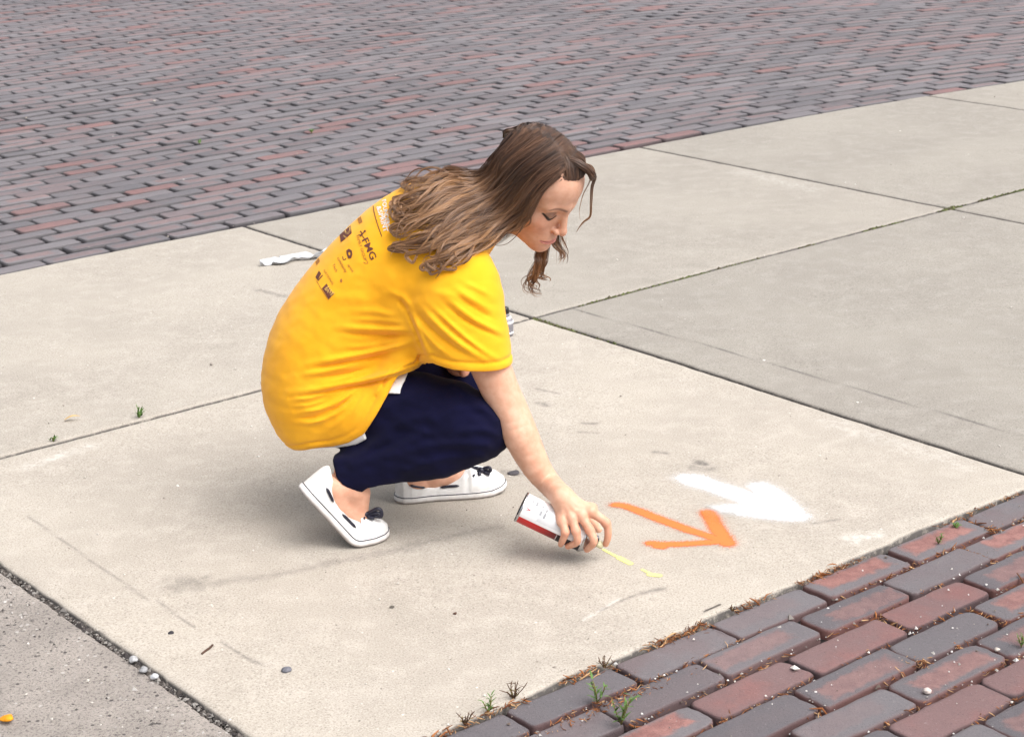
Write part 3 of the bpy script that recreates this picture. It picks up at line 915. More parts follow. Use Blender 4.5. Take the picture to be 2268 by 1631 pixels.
corn = np.array([[a, b, c] for a in (-.12, .135) for b in (-.09, .09) for c in (-.135, .125)])
Vh, Qh = mesh_sdf(head_h, [-.16, -.105, -.17], [.135, .105, .125], .0015)
Vh = relax(Vh, Qh, 1, .3)
Vw = h2w(Vh); a_ = head_attrs(Vw)
Qh = Qh[:, ::-1]
add_skin(Vw, Qh, lip=a_[0], brow=a_[1], lash=a_[2], warm=a_[3])
V, Q = mesh_sdf(hand_sdf, [P(1030, 700, 3.75)[0], 3.42, .003], [P(1370, 700, 3.75)[0], 3.82, P(1050, 770, 3.75)[2]], .0016)
V = relax(V, Q, 1, .3)
wm = np.zeros(len(V)); nl = np.zeros(len(V))
for i in range(4):
    for k, s in ((0, .55), (1, .9), (2, .6), (3, .9)):
        wm = np.maximum(wm, s * np.exp(-(np.linalg.norm(V - FING[i][k], axis=1) / (.016 if k < 3 else .013)) ** 2))
add_skin(V, Q, warm=wm, nail=nl)
# far forearm resting on the far knee, ankles and feet, and the trunk the clothes hide
def rest_sdf(p):
    d = schain(p, [P(1000, 620, 4.05), P(985, 720, 4.07), P(980, 790, 4.05)], [.045, .042, .038], 8)
    d = smin(d, schain(p, [P(980, 790, 4.05), P(1000, 805, 3.99), P(1020, 803, 3.93)], [.036, .032, .028], 8), .02)
    for a in range(4):
        d = smin(d, chain(p, [P(1014, 795 + 9 * a, 3.93), P(1030, 797 + 9 * a, 3.915), P(1026, 803 + 8 * a, 3.90)], [.010, .0095, .008]), .004)
    return d
V, Q = mesh_sdf(rest_sdf, [P(920, 700, 4.0)[0], 3.86, P(1000, 870, 4.0)[2]], [P(1080, 700, 4.0)[0], 4.14, P(1000, 560, 4.0)[2]], .0028)
add_skin(V, Q, warm=np.full(len(V), .8))  # red-brown tint paints the shade on the far arm into its skin
# ------------------------------------------------------------------ shoes
SH_S = np.array([0, .004, .016, .035, .09, .145, .185, .220, .245, .257, .262])
SH_W = np.array([0, .014, .0265, .0315, .031, .0395, .0435, .0405, .0295, .015, 0.])
def sh_w(s): return np.interp(s, SH_S, SH_W)
SH_HS = np.array([0, .01, .03, .075, .12, .155, .172, .195, .22, .245, .262])
SH_H = np.array([.068, .071, .063, .037, .032, .047, .055, .050, .042, .032, .014])
class ShoeFrame:
    def __init__(s, ball, toe, beta, ball_s, lift=0., toespring=.0, roll=0.):
        s.ball = np.asarray(ball, float); T = np.asarray(toe, float) - s.ball; T[2] = 0; s.T = T / np.linalg.norm(T)
        s.U = np.array([0, 0, 1.]); s.L = np.cross(s.T, s.U)    # to the walker's right
        ss = np.linspace(-.02, .30, 321)
        t = np.clip((ball_s + .018 - ss) / .055, 0, 1); t = t * t * (3 - 2 * t)
        phi = beta * t
        t2 = np.clip((ss - ball_s - .03) / .06, 0, 1); phi2 = -toespring * t2
        ang = -phi - phi2 * 1.0
        x = np.cumsum(np.cos(ang)) * .001; z = np.cumsum(np.sin(ang)) * .001
        i0 = np.argmin(np.abs(ss - ball_s)); x -= x[i0]; z -= z.min() - lift
        s.ss, s.x, s.z, s.ang = ss, x, z, ang
    def w(s, q):
        q = np.asarray(q, float)
        a = np.interp(q[..., 0], s.ss, s.ang)
        x = np.interp(q[..., 0], s.ss, s.x) - q[..., 1] * np.sin(a); z = np.interp(q[..., 0], s.ss, s.z) + q[..., 1] * np.cos(a)
        return s.ball + x[..., None] * s.T + z[..., None] * s.U + q[..., 2, None] * s.L
# local coordinates: s along the sole from the heel, h above the sole's bottom, w across
SOLE_T = .0158
def upper_sdf(q):
    s, h, w_ = q[:, 0], q[:, 1] - SOLE_T + .004, np.abs(q[:, 2])
    W = np.maximum(sh_w(s), .0008); H = np.maximum(np.interp(s, SH_HS, SH_H), .0008)
    pw = 2.5
    k = ((w_ / W) ** pw + (np.maximum(h, 0) / H) ** pw) ** (1 / pw)
    d = (k - 1) * np.minimum(W, H) * .85
    d = np.maximum(d, np.maximum(-s, s - .262) * .5)
    d = np.maximum(d, -h)
    # opening
    e = np.sqrt(((s - .088) / .074) ** 2 + (w_ / np.interp(s, [.01, .06, .12, .165], [.020, .0215, .024, .020])) ** 2)
    cav = np.maximum((e - 1) * .022, .010 - h)
    d = smax(d, -cav, .003)
    # stitched apron on the toe and a rim round the opening
    ap = np.abs(np.sqrt(((s - .188) / .054) ** 2 + (w_ / .030) ** 2) - 1) * .03
    d = d + .0013 * np.exp(-(ap / .0016) ** 2) * (s > .165)
    rim = np.abs(e - 1.16) * .024
    d = d + .0010 * np.exp(-(rim / .0013) ** 2)
    d = d + .0008 * np.sin(s * 260 + w_ * 90) * np.clip(1 - np.abs(s - .165) / .03, 0, 1)
    return d
Vu, Qu = mesh_sdf(upper_sdf, [-.006, .010, -.052], [.270, .098, .052], .0017)
Vu = relax(Vu, Qu, 3, .45)
def sole_local():
    hs = [0, .0015, .0055, .0105, .0150, .0170]; of = [-.003, .0005, .0022, .0026, .0018, .0004]
    n = 90
    # outline by arc: right side heel to toe, then left back
    sv = .131 - .131 * np.cos(np.linspace(0, np.pi, n))
    out = np.concatenate([np.c_[sv, sh_w(sv)], np.c_[sv[-2:0:-1], -sh_w(sv[-2:0:-1])]])
    ctr = np.array([.131, 0])
    nrm = np.roll(out, -1, 0) - np.roll(out, 1, 0); nrm = np.c_[nrm[:, 1], -nrm[:, 0]]
    nrm /= np.linalg.norm(nrm, axis=1)[:, None] + 1e-9
    if (nrm[n // 2] @ (out[n // 2] - ctr)) < 0: nrm = -nrm
    V = []; L = len(out)
    for h, o in zip(hs, of):
        q = out + nrm * o; V.append(np.c_[q[:, 0], np.full(L, h), q[:, 1]])
    F = []
    for k in range(len(hs) - 1):
        for j in range(L):
            F.append([k * L + j, k * L + (j + 1) % L, (k + 1) * L + (j + 1) % L, (k + 1) * L + j])
    for base in (0, len(hs) - 1):
        for j in range(n - 1):
            a, b = base * L + j, base * L + j + 1
            c, d = base * L + (L - j) % L, base * L + (L - j - 1) % L
            F.append([x for x in dict.fromkeys([a, b, d, c])])
    ringp = np.c_[(out + nrm * .0016)[:, 0], np.full(L, .0158), (out + nrm * .0016)[:, 1]]
    return np.concatenate(V), F, ringp
Vs, Fs, RING = sole_local()
def surf_pt(s, h, side):
    "point of the upper's side wall"
    W = sh_w(s); H = np.interp(s, SH_HS, SH_H); hh = min(max((h - SOLE_T + .004) / H, 0), .97)
    return np.array([s, h, side * (W * (1 - hh ** 2.5) ** .4 + .0006)])
def make_shoe(fr, label, bow):
    root = attach('shoe', fr.w(Vu), Qu[:, ::-1], MAT_SHOE)
    root['label'] = label
    def sub(name, V, F, mat, attrs=None):
        o = new_mesh(name, np.asarray(V) - PERSON_LOC, F, [mat], root, True, attrs)
        return o
    sub('sole', fr.w(Vs), Fs, MAT_SOLE, {'h': Vs[:, 1]})
    v, f = tube(fr.w(np.vstack([RING, RING[:1]])), .0012, 5, False)
    sub('sole_stripe', v, f, MAT_NAVY)
    # lace threaded along the sides
    for side in (1, -1):
        for s0, s1, h0, h1 in ((.030, .066, .054, .044), (.100, .143, .0405, .0425)):
            path = np.array([surf_pt(s0 + (s1 - s0) * t, h0 + (h1 - h0) * t - .0075, side) + np.array([0, 0, side * .001]) for t in np.linspace(0, 1, 9)])
            v, f = tube(fr.w(path), [.0008, .0030, .0034, .0034, .0034, .0034, .0034, .0030, .0008], 8)
            sub('side_lace', v, f, MAT_NAVY)
    mb = MB()
    k0, Yk, loops = bow
    for l in loops:
        q = spline([P(k0[0] + a, k0[1] + b, Yk + c) for a, b, c in l], 22)
        v, f = tube(q, .0042, 8); mb.add(v, f)
    kc = P(k0[0], k0[1], Yk - .004)
    v, f = tube([kc + (-.006, 0, .005), kc, kc + (.006, 0, -.005)], [.0045, .0072, .0045], 10); mb.add(v, f)
    o = mb.build('lace_bow', [MAT_NAVY], root); o.data.transform(Matrix.Translation(Vector(-PERSON_LOC)))
    return root
# shoe parts are placed in person space already
FR_N = ShoeFrame(G(783, 1197), G(863, 1184), math.radians(54), .182, toespring=math.radians(5))
bl = G(1037, 1091); hl = G(885, 1108)
FR_F = ShoeFrame(bl, bl + (bl - hl), 0.0, .170, toespring=math.radians(14))
def bow_y(fr): return float(fr.w(np.array([.178, .078, 0.]))[1])
make_shoe(FR_N, 'near shoe up on its toes with the heel raised', ((809, 1137), bow_y(FR_N) - .008, [
    [(0, 0, 0), (-4, -11, 0), (-9, -24, .002), (-15, -28, .004), (-15, -18, .006), (-6, -6, .004), (0, 0, 0)],
    [(0, 0, 0), (12, -4, -.004), (26, -11, -.008), (35, -7, -.008), (35, 6, -.006), (24, 5, -.004), (8, 2, 0)],
    [(2, 0, 0), (14, 1, -.004), (26, -2, -.006), (33, 2, -.007)],
    [(0, 0, 0), (-8, 7, -.008), (-18, 18, -.016)], [(0, 0, 0), (-4, 8, -.010), (-8, 16, -.014)], [(0, 0, 0), (10, 8, -.008), (20, 10, -.010)]]))
make_shoe(FR_F, 'far shoe standing flat on the concrete', ((1066, 1041), bow_y(FR_F) - .012, [
    [(0, 0, 0), (-10, -5, 0), (-22, -3, .004), (-20, 2, .004), (-8, 2, 0), (0, 0, 0)],
    [(0, 0, 0), (9, -5, -.004), (18, -6, -.006), (20, 1, -.006), (10, 2, -.003), (0, 0, 0)],
    [(0, 0, 0), (8, 5, -.006), (19, 8, -.008)], [(0, 0, 0), (-5, 6, -.010), (-3, 12, -.014)], [(-4, 1, 0), (-14, 8, -.010), (-19, 16, -.020)]]))
def foot_sdf(p):
    d = None
    for fr, cuff in ((FR_N, [P(764, 1062, 3.745), P(785, 1030, 3.75)]), (FR_F, [P(950, 1040, 3.985), P(965, 1005, 3.985)])):
        L = lambda a: fr.w(np.array(a, float))
        e = chain(p, [L((.040, .046, 0)), L((.085, .040, 0)), L((.150, .040, 0))], [.0235, .0240, .0225])
        if fr is FR_N:
            e = smin(e, schain(p, [L((.060, .062, 0)), L((.085, .085, 0)), cuff[0], cuff[1]], [.022, .0255, .0275, .030], 8), .02)
            e = smin(e, chain(p, [L((.155, .048, 0)), L((.105, .088, 0))], [.019, .024]), .02)
        else:
            e = smin(e, schain(p, [L((.050, .050, 0)), L((.055, .090, 0)), cuff[0], cuff[1]], [.026, .030, .034, .036], 8), .03)
            e = smin(e, chain(p, [L((.150, .044, 0)), L((.10, .062, 0))], [.019, .027]), .02)
        d = e if d is None else np.minimum(d, e)
    return d
for fr in (FR_N, FR_F):
    q = fr.w(np.array([[.0, 0, -.05], [.0, .12, .05], [.18, 0, .05], [.18, .12, -.05], [.06, .14, 0]]))
    lo, hi = q.min(0) - .02, q.max(0) + .02
    lo[2] = max(lo[2], .012); hi[2] = min(hi[2], .25)
    V, Q = mesh_sdf(foot_sdf, lo, hi, .0022)
    add_skin(V, Q, warm=np.full(len(V), .25))
def trunk_sdf(p):
    d = ellchain(p, [[a[0], a[1], a[2], a[3] - .022, a[4] - .022] for a in TORSO], 14)
    d = smin(d, chain(p, N_TH[0], [r - .012 for r in N_TH[1]]), .03); d = smin(d, chain(p, F_TH[0], [r - .012 for r in F_TH[1]]), .03)
    d = smin(d, chain(p, N_SH[0][:4], [r - .012 for r in N_SH[1][:4]]), .03); d = smin(d, chain(p, F_SH[0][:3], [r - .012 for r in F_SH[1][:3]]), .03)
    d = smin(d, chain(p, [P(985, 585, 3.82), P(1030, 660, 3.775), ARM[0]], [.055, .05, .045]), .03)
    return d
V, Q = mesh_sdf(trunk_sdf, [slo[0], 3.66, .04], [P(1150, 900, 3.9)[0], 4.12, shi[2]], .0075)
add_skin(V, Q)
body = attach('body', np.concatenate(PV), np.concatenate(PQ), MAT_SKIN, {k: np.concatenate(v) for k, v in AT.items()})

# ------------------------------------------------------------------ hair
class Field:
    def f(s, p):
        d = np.minimum(shirt_core(p), s.head(p))
        return d
    def head(s, p):
        h = w2h(p)
        d = ell(h, (-.008, 0, .032), (.099, .077, .081))
        d = smin(d, ell(h, (.034, 0, -.030), (.058, .056, .078)), .03)
        return smin(d, chain(h, [(-.030, 0, -.05), tuple(NECKB * .5 + np.array([-.01, 0, -.02]) * .5), tuple(NECKB)], [.052, .052, .058]), .03)
FLD = Field()
def drape(px, off, Yfall, it=60):
    "march camera rays through pixels until 'off' in front of head or shirt"
    px = np.asarray(px, float)
    d = CAMX * ((px[:, :1] - PCX) / FPX) - CAMY * ((px[:, 1:] - PCY) / FPX) - CAMZ
    ln = np.linalg.norm(d, axis=1)[:, None]; d = d / ln
    t = np.full(len(px), 3.4); best = np.full(len(px), 9.); bt = t.copy()
    for _ in range(it):
        p = CAMP + d * t[:, None]
        v = FLD.f(p) - off
        b = v < best; best = np.where(b, v, best); bt = np.where(b, t, bt)
        t = np.minimum(t + np.maximum(v * .7, -.02), 5.)
    hit = best < .004
    return CAMP + d * bt[:, None], hit
class Hair:
    def __init__(s): s.V = []; s.F = []; s.t = []; s.r = []; s.n = 0
    def strand(s, path, r0, r, t0=0., t1=1., k=4):
        n = len(path)
        tt = np.linspace(0, 1, n)
        rad = r0 * np.clip(1.15 - tt ** 3, .15, 1) * np.where(tt < .02, .6, 1)
        v, f = tube(path, rad, k, False)
        s.V.append(v); s.F += (np.asarray(f) + s.n).tolist(); s.n += len(v)
        s.t.append(np.repeat(t0 + (t1 - t0) * tt, k)); s.r.append(np.full(len(v), r))
    def lock(s, guide, count, spread, r0=.0009, curl=0., freq=3., t0=0., t1=1., tight=.35, n=30, shade=None, phase=None, ragged=.25):
        "guide: 3D path; strands gather to a wisp and wave together"
        g = spline(guide, n)
        T = np.gradient(g, axis=0); T /= np.linalg.norm(T, axis=1)[:, None] + 1e-9
        Nn = np.cross(T, CAMZ); Nn /= np.linalg.norm(Nn, axis=1)[:, None] + 1e-9
        Bb = np.cross(T, Nn)
        tt = np.linspace(0, 1, n)
        ph = rng.uniform(0, 6.28) if phase is None else phase
        base = rng.uniform(.1, .9) if shade is None else shade
        am = curl * np.clip((tt - .25) / .6, 0, 1) ** 1.2
        g = g + Nn * (am * np.sin(freq * 6.28 * tt ** 1.15 + ph))[:, None] + Bb * (am * .8 * np.cos(freq * 6.28 * tt ** 1.15 + ph))[:, None]
        for _ in range(count):
            a, rr = rng.uniform(0, 6.28), math.sqrt(rng.uniform(0, 1)) * spread
            prof = np.interp(tt, [0, .4, .8, 1], [1., .85, tight + .1, tight])
            o = (math.cos(a) * Nn + .6 * math.sin(a) * Bb) * (rr * prof)[:, None]
            wob = rng.normal(0, 1, (5, 2)) * spread * .13
            wv = np.stack([np.interp(tt, np.linspace(0, 1, 5), wob[:, q]) for q in (0, 1)], 1)
            p = g + o + Nn * wv[:, :1] + Bb * wv[:, 1:]
            m_ = n - int(rng.uniform(0, ragged) * n)
            s.strand(p[:m_], r0 * rng.uniform(.7, 1.25), float(np.clip(base + rng.normal(0, .13), 0, 1)), t0, t0 + (t1 - t0) * m_ / n)
H = Hair()
def lerp_poly(pts, q):
    pts = np.asarray(pts, float)
    x = q * (len(pts) - 1); i = min(int(x), len(pts) - 2)
    return pts[i] + (pts[i + 1] - pts[i]) * (x - i)
C_ROOT = [(1140, 300), (1168, 290), (1196, 294), (1218, 312), (1236, 336), (1246, 362), (1243, 384)]
C_M1 = [(1104, 340), (1112, 345), (1125, 352), (1146, 366), (1168, 384), (1188, 405), (1198, 424)]
C_M2 = [(1068, 384), (1070, 396), (1074, 412), (1085, 430), (1105, 452), (1130, 472), (1152, 488)]
C_M3 = [(1000, 384), (996, 408), (992, 434), (1000, 462), (1020, 495), (1052, 520), (1092, 536)]
C_M4 = [(930, 392), (920, 425), (914, 462), (918, 502), (940, 540), (980, 562), (1040, 566)]
C_END = [(892, 398), (876, 440), (872, 480), (870, 520), (880, 552), (930, 582), (1000, 586)]
def sheet(q, layer, jit):
    pts = [lerp_poly(c, min(max(q + rng.normal(0, jit), 0), 1)) for c in (C_ROOT, C_M1, C_M2, C_M3, C_M4, C_END)]
    pts = np.array(pts); pts[0] += (pts[0] - pts[1]) / np.linalg.norm(pts[0] - pts[1]) * rng.uniform(-9, 7)
    pts = pts + rng.normal(0, 1, (6, 2)) * np.array([[2], [3], [5], [8], [10], [13]])
    px = spline(pts, 16)
    p, hit = drape(px, layer, 3.9)
    # even out the depth along the lock
    dep = -(p - CAMP) @ CAMZ
    for _ in range(3): dep[1:-1] = .25 * dep[:-2] + .5 * dep[1:-1] + .25 * dep[2:]
    return np.array([CAMP + ray(*a) * z for a, z in zip(px, dep)])
def cut(px, f):
    n = max(4, int(len(px) * f)); return px[:n]
for q in np.linspace(0, 1, 34):         # smooth under-layer down to the nape
    H.lock(cut(sheet(q, .005, .01), .66), 36, .012 if q < .85 else .007, .0008, .003, 2., tight=.8, shade=.1, t1=.5)  # dark tone stands in for the shade in gaps between locks
for k in range(62):                     # separate locks that wave together and curl on the back
    q = (k + rng.uniform(0, 1)) / 62
    g = cut(sheet(q, rng.uniform(.008, .019), .012), rng.uniform(.84, 1.0))
    H.lock(g, 46, rng.uniform(.006, .011) if q < .85 else .005, .00075, rng.uniform(.007, .013), rng.uniform(1.2, 1.7), tight=.32, ragged=.22, n=40, phase=9 * q + rng.uniform(-.9, .9), shade=rng.choice([.12, .3, .45, .62, .85]))
for k in range(34):                     # loops and ringlets at the ends
    q = rng.uniform(0, 1)
    H.lock(sheet(q, rng.uniform(.012, .022), .02), 20, rng.uniform(.003, .0055), .0007, rng.uniform(.010, .019), rng.uniform(1.3, 2.2), tight=.3, ragged=.25, n=40, shade=rng.choice([.3, .5, .8]))
for _ in range(120):                    # loose single hairs
    q = rng.uniform(0, 1)
    H.lock(sheet(q, rng.uniform(.012, .026), .05), 1, .004, .00035, rng.uniform(.004, .016), rng.uniform(1.2, 2.4), ragged=.2)
for _ in range(26):
    q = rng.uniform(.0, 1.)
    a = lerp_poly(C_M3, q); b = lerp_poly(C_M4, q); e = lerp_poly(C_END, q) + rng.normal(0, 6, 2)
    px = spline([a, b, e, e + np.array([rng.uniform(-2, 16), rng.uniform(4, 20)]), e + np.array([rng.uniform(12, 28), rng.uniform(2, 16)]), e + np.array([rng.uniform(14, 24), rng.uniform(-8, 2)])], 20)
    p, _h = drape(px, rng.uniform(.008, .018), 3.9)
    dep = -(p - CAMP) @ CAMZ
    for _k in range(3): dep[1:-1] = .25 * dep[:-2] + .5 * dep[1:-1] + .25 * dep[2:]
    p = np.array([CAMP + ray(*x) * z for x, z in zip(px, dep)])
    H.lock(p, 20, .005, .0007, .003, 1.0, t0=.5, tight=.35, shade=rng.choice([.3, .55, .85]))
# hairline strands in front of the ear, far side of the head, fringe roll
def lockpx(pts, count, spread, head=(), **kw):
    H.lock(np.array([h2w(np.array(q)) for q in head] + [P(a, b, Y) for a, b, Y in pts]), count, spread, **kw)
FARSIDE = [(.012, -.086, .030), (.020, -.088, -.030)]
def lockhead(pts, count, spread, **kw):
    H.lock(h2w(np.array(pts, float)), count, spread, **kw)
def scalp_pt(x, ang, off=0.):
    "ang 0 = top of the skull, positive towards her left (far) side"
    s = math.sqrt(max(1 - ((x + .008) / (.100 + off)) ** 2, .02))
    return (x, -(.077 + off) * s * math.sin(ang), .032 + (.081 + off) * s * math.cos(ang))
for k in range(22):     # from the parting over the top of the skull to the far side
    x0 = .060 - .0070 * k
    jr = rng.uniform(-.12, .12)
    lockhead([scalp_pt(x0 + .006, -.30 + jr, .002), scalp_pt(x0, .05 + jr, .004), scalp_pt(x0 - .010, .5, .006), scalp_pt(x0 - .022, 1.0, .008), scalp_pt(x0 - .034, 1.5, .010), (x0 - .045, -.092, -.03), (x0 - .055, -.092, -.08)], 34, .009, r0=.0008, shade=rng.choice([.15, .35, .55]), tight=.8, t1=.5)
for k in range(15):     # roll of fringe swept from the parting over the far side of the forehead
    t = k / 14
    lockhead([scalp_pt(.036 + .020 * t, -.16, .002), (.052 + .012 * t, .004 - .010 * t, .113 - .004 * t), (.075 + .008 * t, -.006 - .012 * t, .113 - .009 * t), (.0885 + .003 * t, -.020 - .010 * t, .105 - .013 * t), (.0905, -.034 - .008 * t, .092 - .010 * t), (.072, -.052 - .005 * t, .085 - .003 * t), (.046, -.076, .062), (.02, -.088, .0)], 34, .0070, r0=.0008, shade=[.25, .5, .8][k % 3], ragged=.02, tight=.85, t1=.6, curl=.003)
for k in range(17):     # strands growing from the hairline up into the roll
    y0 = .033 - .0045 * k
    x0 = .04 + .052 * math.sqrt(max(1 - (y0 / .062) ** 2 - (.041 / .056) ** 2, 0.)) - rng.uniform(0, .003)
    lockhead([(x0 - .002, y0, .079 + rng.uniform(0, .009)), (x0 + .003, y0 - .003, .088), (x0 - .010, y0 - .006, .101), (x0 - .030, y0 * .6, .110), (x0 - .050, y0 * .4, .113)], 34, .0055, r0=.0006, shade=rng.choice([.25, .5, .7]), ragged=.05, tight=.9, t1=.4)
for k in range(14):     # near side of the hairline, swept back
    s = k / 13
    lockhead([scalp_pt(.062 - .045 * s, -.25, .003), scalp_pt(.036 - .03 * s, -.75, .004), scalp_pt(.006 - .02 * s, -1.25, .005), (-.034, .084, -.010 - .02 * s), (-.060, .076, -.060 - .02 * s)], 34, .008, r0=.0008, shade=rng.choice([.1, .3, .5]), tight=.9, t1=.5)
lockhead([scalp_pt(.052, -.7, .002), scalp_pt(.040, -1.05, .002), (.014, .075, .016), (-.010, .078, -.03), (-.045, .078, -.075)], 40, .007, shade=.3, tight=.8, t1=.5)
lockpx([(1311, 415, 3.83), (1309, 450, 3.83), (1307, 478, 3.83), (1294, 490, 3.83), (1283, 503, 3.83), (1275, 517, 3.83)], 14, .0035, r0=.0007, head=[(.066, -.016, .108), (.092, -.034, .098)], tight=.25, t0=.1)
lockpx([(1293, 430, 3.83), (1287, 452, 3.83), (1284, 470, 3.83), (1286, 490, 3.83)], 4, .003, r0=.0005, head=[(.062, -.020, .106), (.090, -.030, .090)], tight=.4, t0=.2)
for k in range(9):
    lockpx([(1232 + rng.normal(0, 5), 386, 3.80), (1200 + rng.normal(0, 5), 424, 3.785), (1176 + rng.normal(0, 5), 462 + rng.normal(0, 6), 3.78), (1150 + rng.normal(0, 8), 500, 3.785), (1118, 526 + rng.normal(0, 6), 3.79)], 5, .003, r0=.0005, shade=rng.choice([.2, .5]), curl=.003, t1=.7)
# hair hanging on the far side below the chin
for k in range(16):
    dx = rng.normal(0, 5)
    lockpx([(1230 + dx, 512, 3.965), (1235 + dx, 540, 3.965), (1247 + dx * .8, 562, 3.96), (1240 + dx, 578 + rng.normal(0, 5), 3.955)], 9, .0035, r0=.0007, head=FARSIDE, curl=rng.uniform(.002, .007), freq=rng.uniform(.8, 1.6), t0=.0, t1=.8, tight=.4, ragged=.35)
for k in range(26):
    dx = rng.normal(0, 5); e = rng.uniform(-.2, .25)
    lockpx([(1203 + dx, 552, 3.955), (1198 + dx, 580, 3.95), (1188 + dx, 604, 3.95), (1176 + dx, 622, 3.95), (1180 + dx, 640 + 12 * e, 3.95), (1192 + dx * 1.5, 655 + 14 * e, 3.95)], 8, .0032, r0=.0007, head=FARSIDE, curl=rng.uniform(.005, .012), freq=rng.uniform(1.5, 2.8), t0=.0, t1=1., tight=.3, ragged=.4)
for k in range(9):
    dx = rng.normal(0, 4)
    lockpx([(1203, 584, 3.95), (1194 + dx, 602, 3.95), (1204 + dx, 614, 3.95), (1212, 612 + dx, 3.95)], 7, .003, r0=.0006, head=FARSIDE, curl=.006, freq=1.6, t0=.1, t1=1., tight=.3)
for k in range(10):
    lockpx([(1244 + rng.normal(0, 5), 545, 3.95), (1238 + rng.normal(0, 8), 568 + rng.normal(0, 8), 3.95)], 1, .002, r0=.0004, head=FARSIDE, curl=.003, freq=1., t0=.2)
# wisp by the neck
lockpx([(1158, 500, 3.80), (1140, 525, 3.80), (1118, 541, 3.80), (1092, 542, 3.80), (1070, 532, 3.80)], 3, .002, r0=.0005, t0=.3)
lockpx([(940, 560, 3.76), (925, 578, 3.745), (900, 588, 3.74), (878, 586, 3.74), (880, 578, 3.74)], 2, .002, r0=.0005, t0=.6)
lockpx([(960, 575, 3.76), (945, 596, 3.74), (920, 602, 3.735), (895, 592, 3.735)], 2, .002, r0=.0005, t0=.6)
HV = np.concatenate(H.V)
hair = attach('hair', HV, np.array(H.F, np.int32), MAT_HAIR, {'t': np.concatenate(H.t), 'r': np.concatenate(H.r)})
# hair mass close to the scalp
def scalp_sdf(p):
    h = p
    d = ell(h, (-.010, 0, .033), (.099, .0775, .082))
    d = smin(d, ell(h, (-.03, 0, -.03), (.066, .074, .072)), .03)
    hl = np.interp(h[:, 2], [-.08, -.02, .03, .055, .070, .078, .09], [-.018, -.010, .012, .032, .050, .062, .09])
    return smax(d, h[:, 0] - hl, .006)
V, Q = mesh_sdf(scalp_sdf, [-.13, -.1, -.12], [.12, .1, .14], .003)
MAT_SCALP = simple_mat('hair_roots', srgb(58, 45, 41), .9, .1)
o = new_mesh('hair_base', h2w(V) - PERSON_LOC, Q[:, ::-1], [MAT_SCALP], hair, True)
# ------------------------------------------------------------------ print on the back of the shirt
MAT_INK = simple_mat('plum_ink', srgb(112, 66, 54), .7, .3, .3, 300)
MAT_INK2 = simple_mat('faded_ink', srgb(176, 118, 60), .8, .2, .2, 300)
MAT_INKW = simple_mat('white_ink', srgb(228, 228, 226), .7, .3, .1, 200)
MAT_INKY = simple_mat('pale_yellow_ink', srgb(240, 196, 110), .7, .3, .1, 200)
PC = P(775, 565, 3.80)
_h = SHIRT_BVH.ray_cast(Vector(CAMP), Vector(ray(782, 575)).normalized())
P_O = np.array(_h[0]); P_N = np.array(_h[1]); P_N = P_N if P_N @ CAMZ > 0 else -P_N
P_N = P_N * .75 + CAMZ * .35; P_N /= np.linalg.norm(P_N)
def on_plane(px, py):
    d = ray(px, py); t = ((P_O - CAMP) @ P_N) / (d @ P_N)
    return CAMP + d * t
def stick(q, off=.0009):
    "drop a point of the print plane on to the cloth"
    d = Vector(q - CAMP).normalized()
    h = SHIRT_BVH.ray_cast(Vector(CAMP), d)
    if h[0] is None: return None
    n = np.array(h[1]); n = n if n @ CAMZ > 0 else -n
    return np.array(h[0]) + n * off
def print_mesh(mb, verts2, faces, org, ex, ey):
    "verts2 in the element's own x/y, org/ex/ey in pixels"
    out = []
    for x, y in verts2:
        r = stick(on_plane(org[0] + ex[0] * x + ey[0] * y, org[1] + ex[1] * x + ey[1] * y))
        out.append(r)
    keep = [f for f in faces if all(out[i] is not None for i in f)]
    bad = np.array([o is None for o in out])
    out = np.array([o if o is not None else P_O for o in out])
    good = []
    for f in keep:
        e = max(np.linalg.norm(out[f[i]] - out[f[i - 1]]) for i in range(len(f)))
        if e < .03: good.append(f)
    used = sorted({i for f in good for i in f}); mp = {u: i for i, u in enumerate(used)}
    if used: mb.add(out[used], [[mp[i] for i in f] for f in good])
def text_geo(s, bold=0., space=1.):
    cu = bpy.data.curves.new('txt', 'FONT'); cu.body = s; cu.size = 1.; cu.offset = bold; cu.resolution_u = 3; cu.space_character = space
    o = bpy.data.objects.new('txt', cu); C.objects.link(o)
    dg = bpy.context.evaluated_depsgraph_get(); me = bpy.data.meshes.new_from_object(o.evaluated_get(dg))
    bm = bmesh.new(); bm.from_mesh(me); bmesh.ops.triangulate(bm, faces=bm.faces[:])
    bmesh.ops.subdivide_edges(bm, edges=[e for e in bm.edges if e.calc_length() > .25], cuts=2)
    bmesh.ops.triangulate(bm, faces=bm.faces[:])
    v = [(a.co.x, a.co.y) for a in bm.verts]; bm.verts.index_update(); f = [[a.index for a in q.verts] for q in bm.faces]
    bm.free(); bpy.data.objects.remove(o); bpy.data.curves.remove(cu); bpy.data.meshes.remove(me)
    return np.array(v), f
def grid_geo(nx=8, ny=5):
    v = [(i / nx, j / ny) for j in range(ny + 1) for i in range(nx + 1)]
    f = [[j * (nx + 1) + i, j * (nx + 1) + i + 1, (j + 1) * (nx + 1) + i + 1, (j + 1) * (nx + 1) + i] for j in range(ny) for i in range(nx)]
    return v, f
def ring_geo(r0, r1, n=28):
    v = [(r * math.cos(6.2832 * k / n), r * math.sin(6.2832 * k / n)) for r in (r0, r1) for k in range(n)]
    return v, [[k, (k + 1) % n, n + (k + 1) % n, n + k] for k in range(n)]
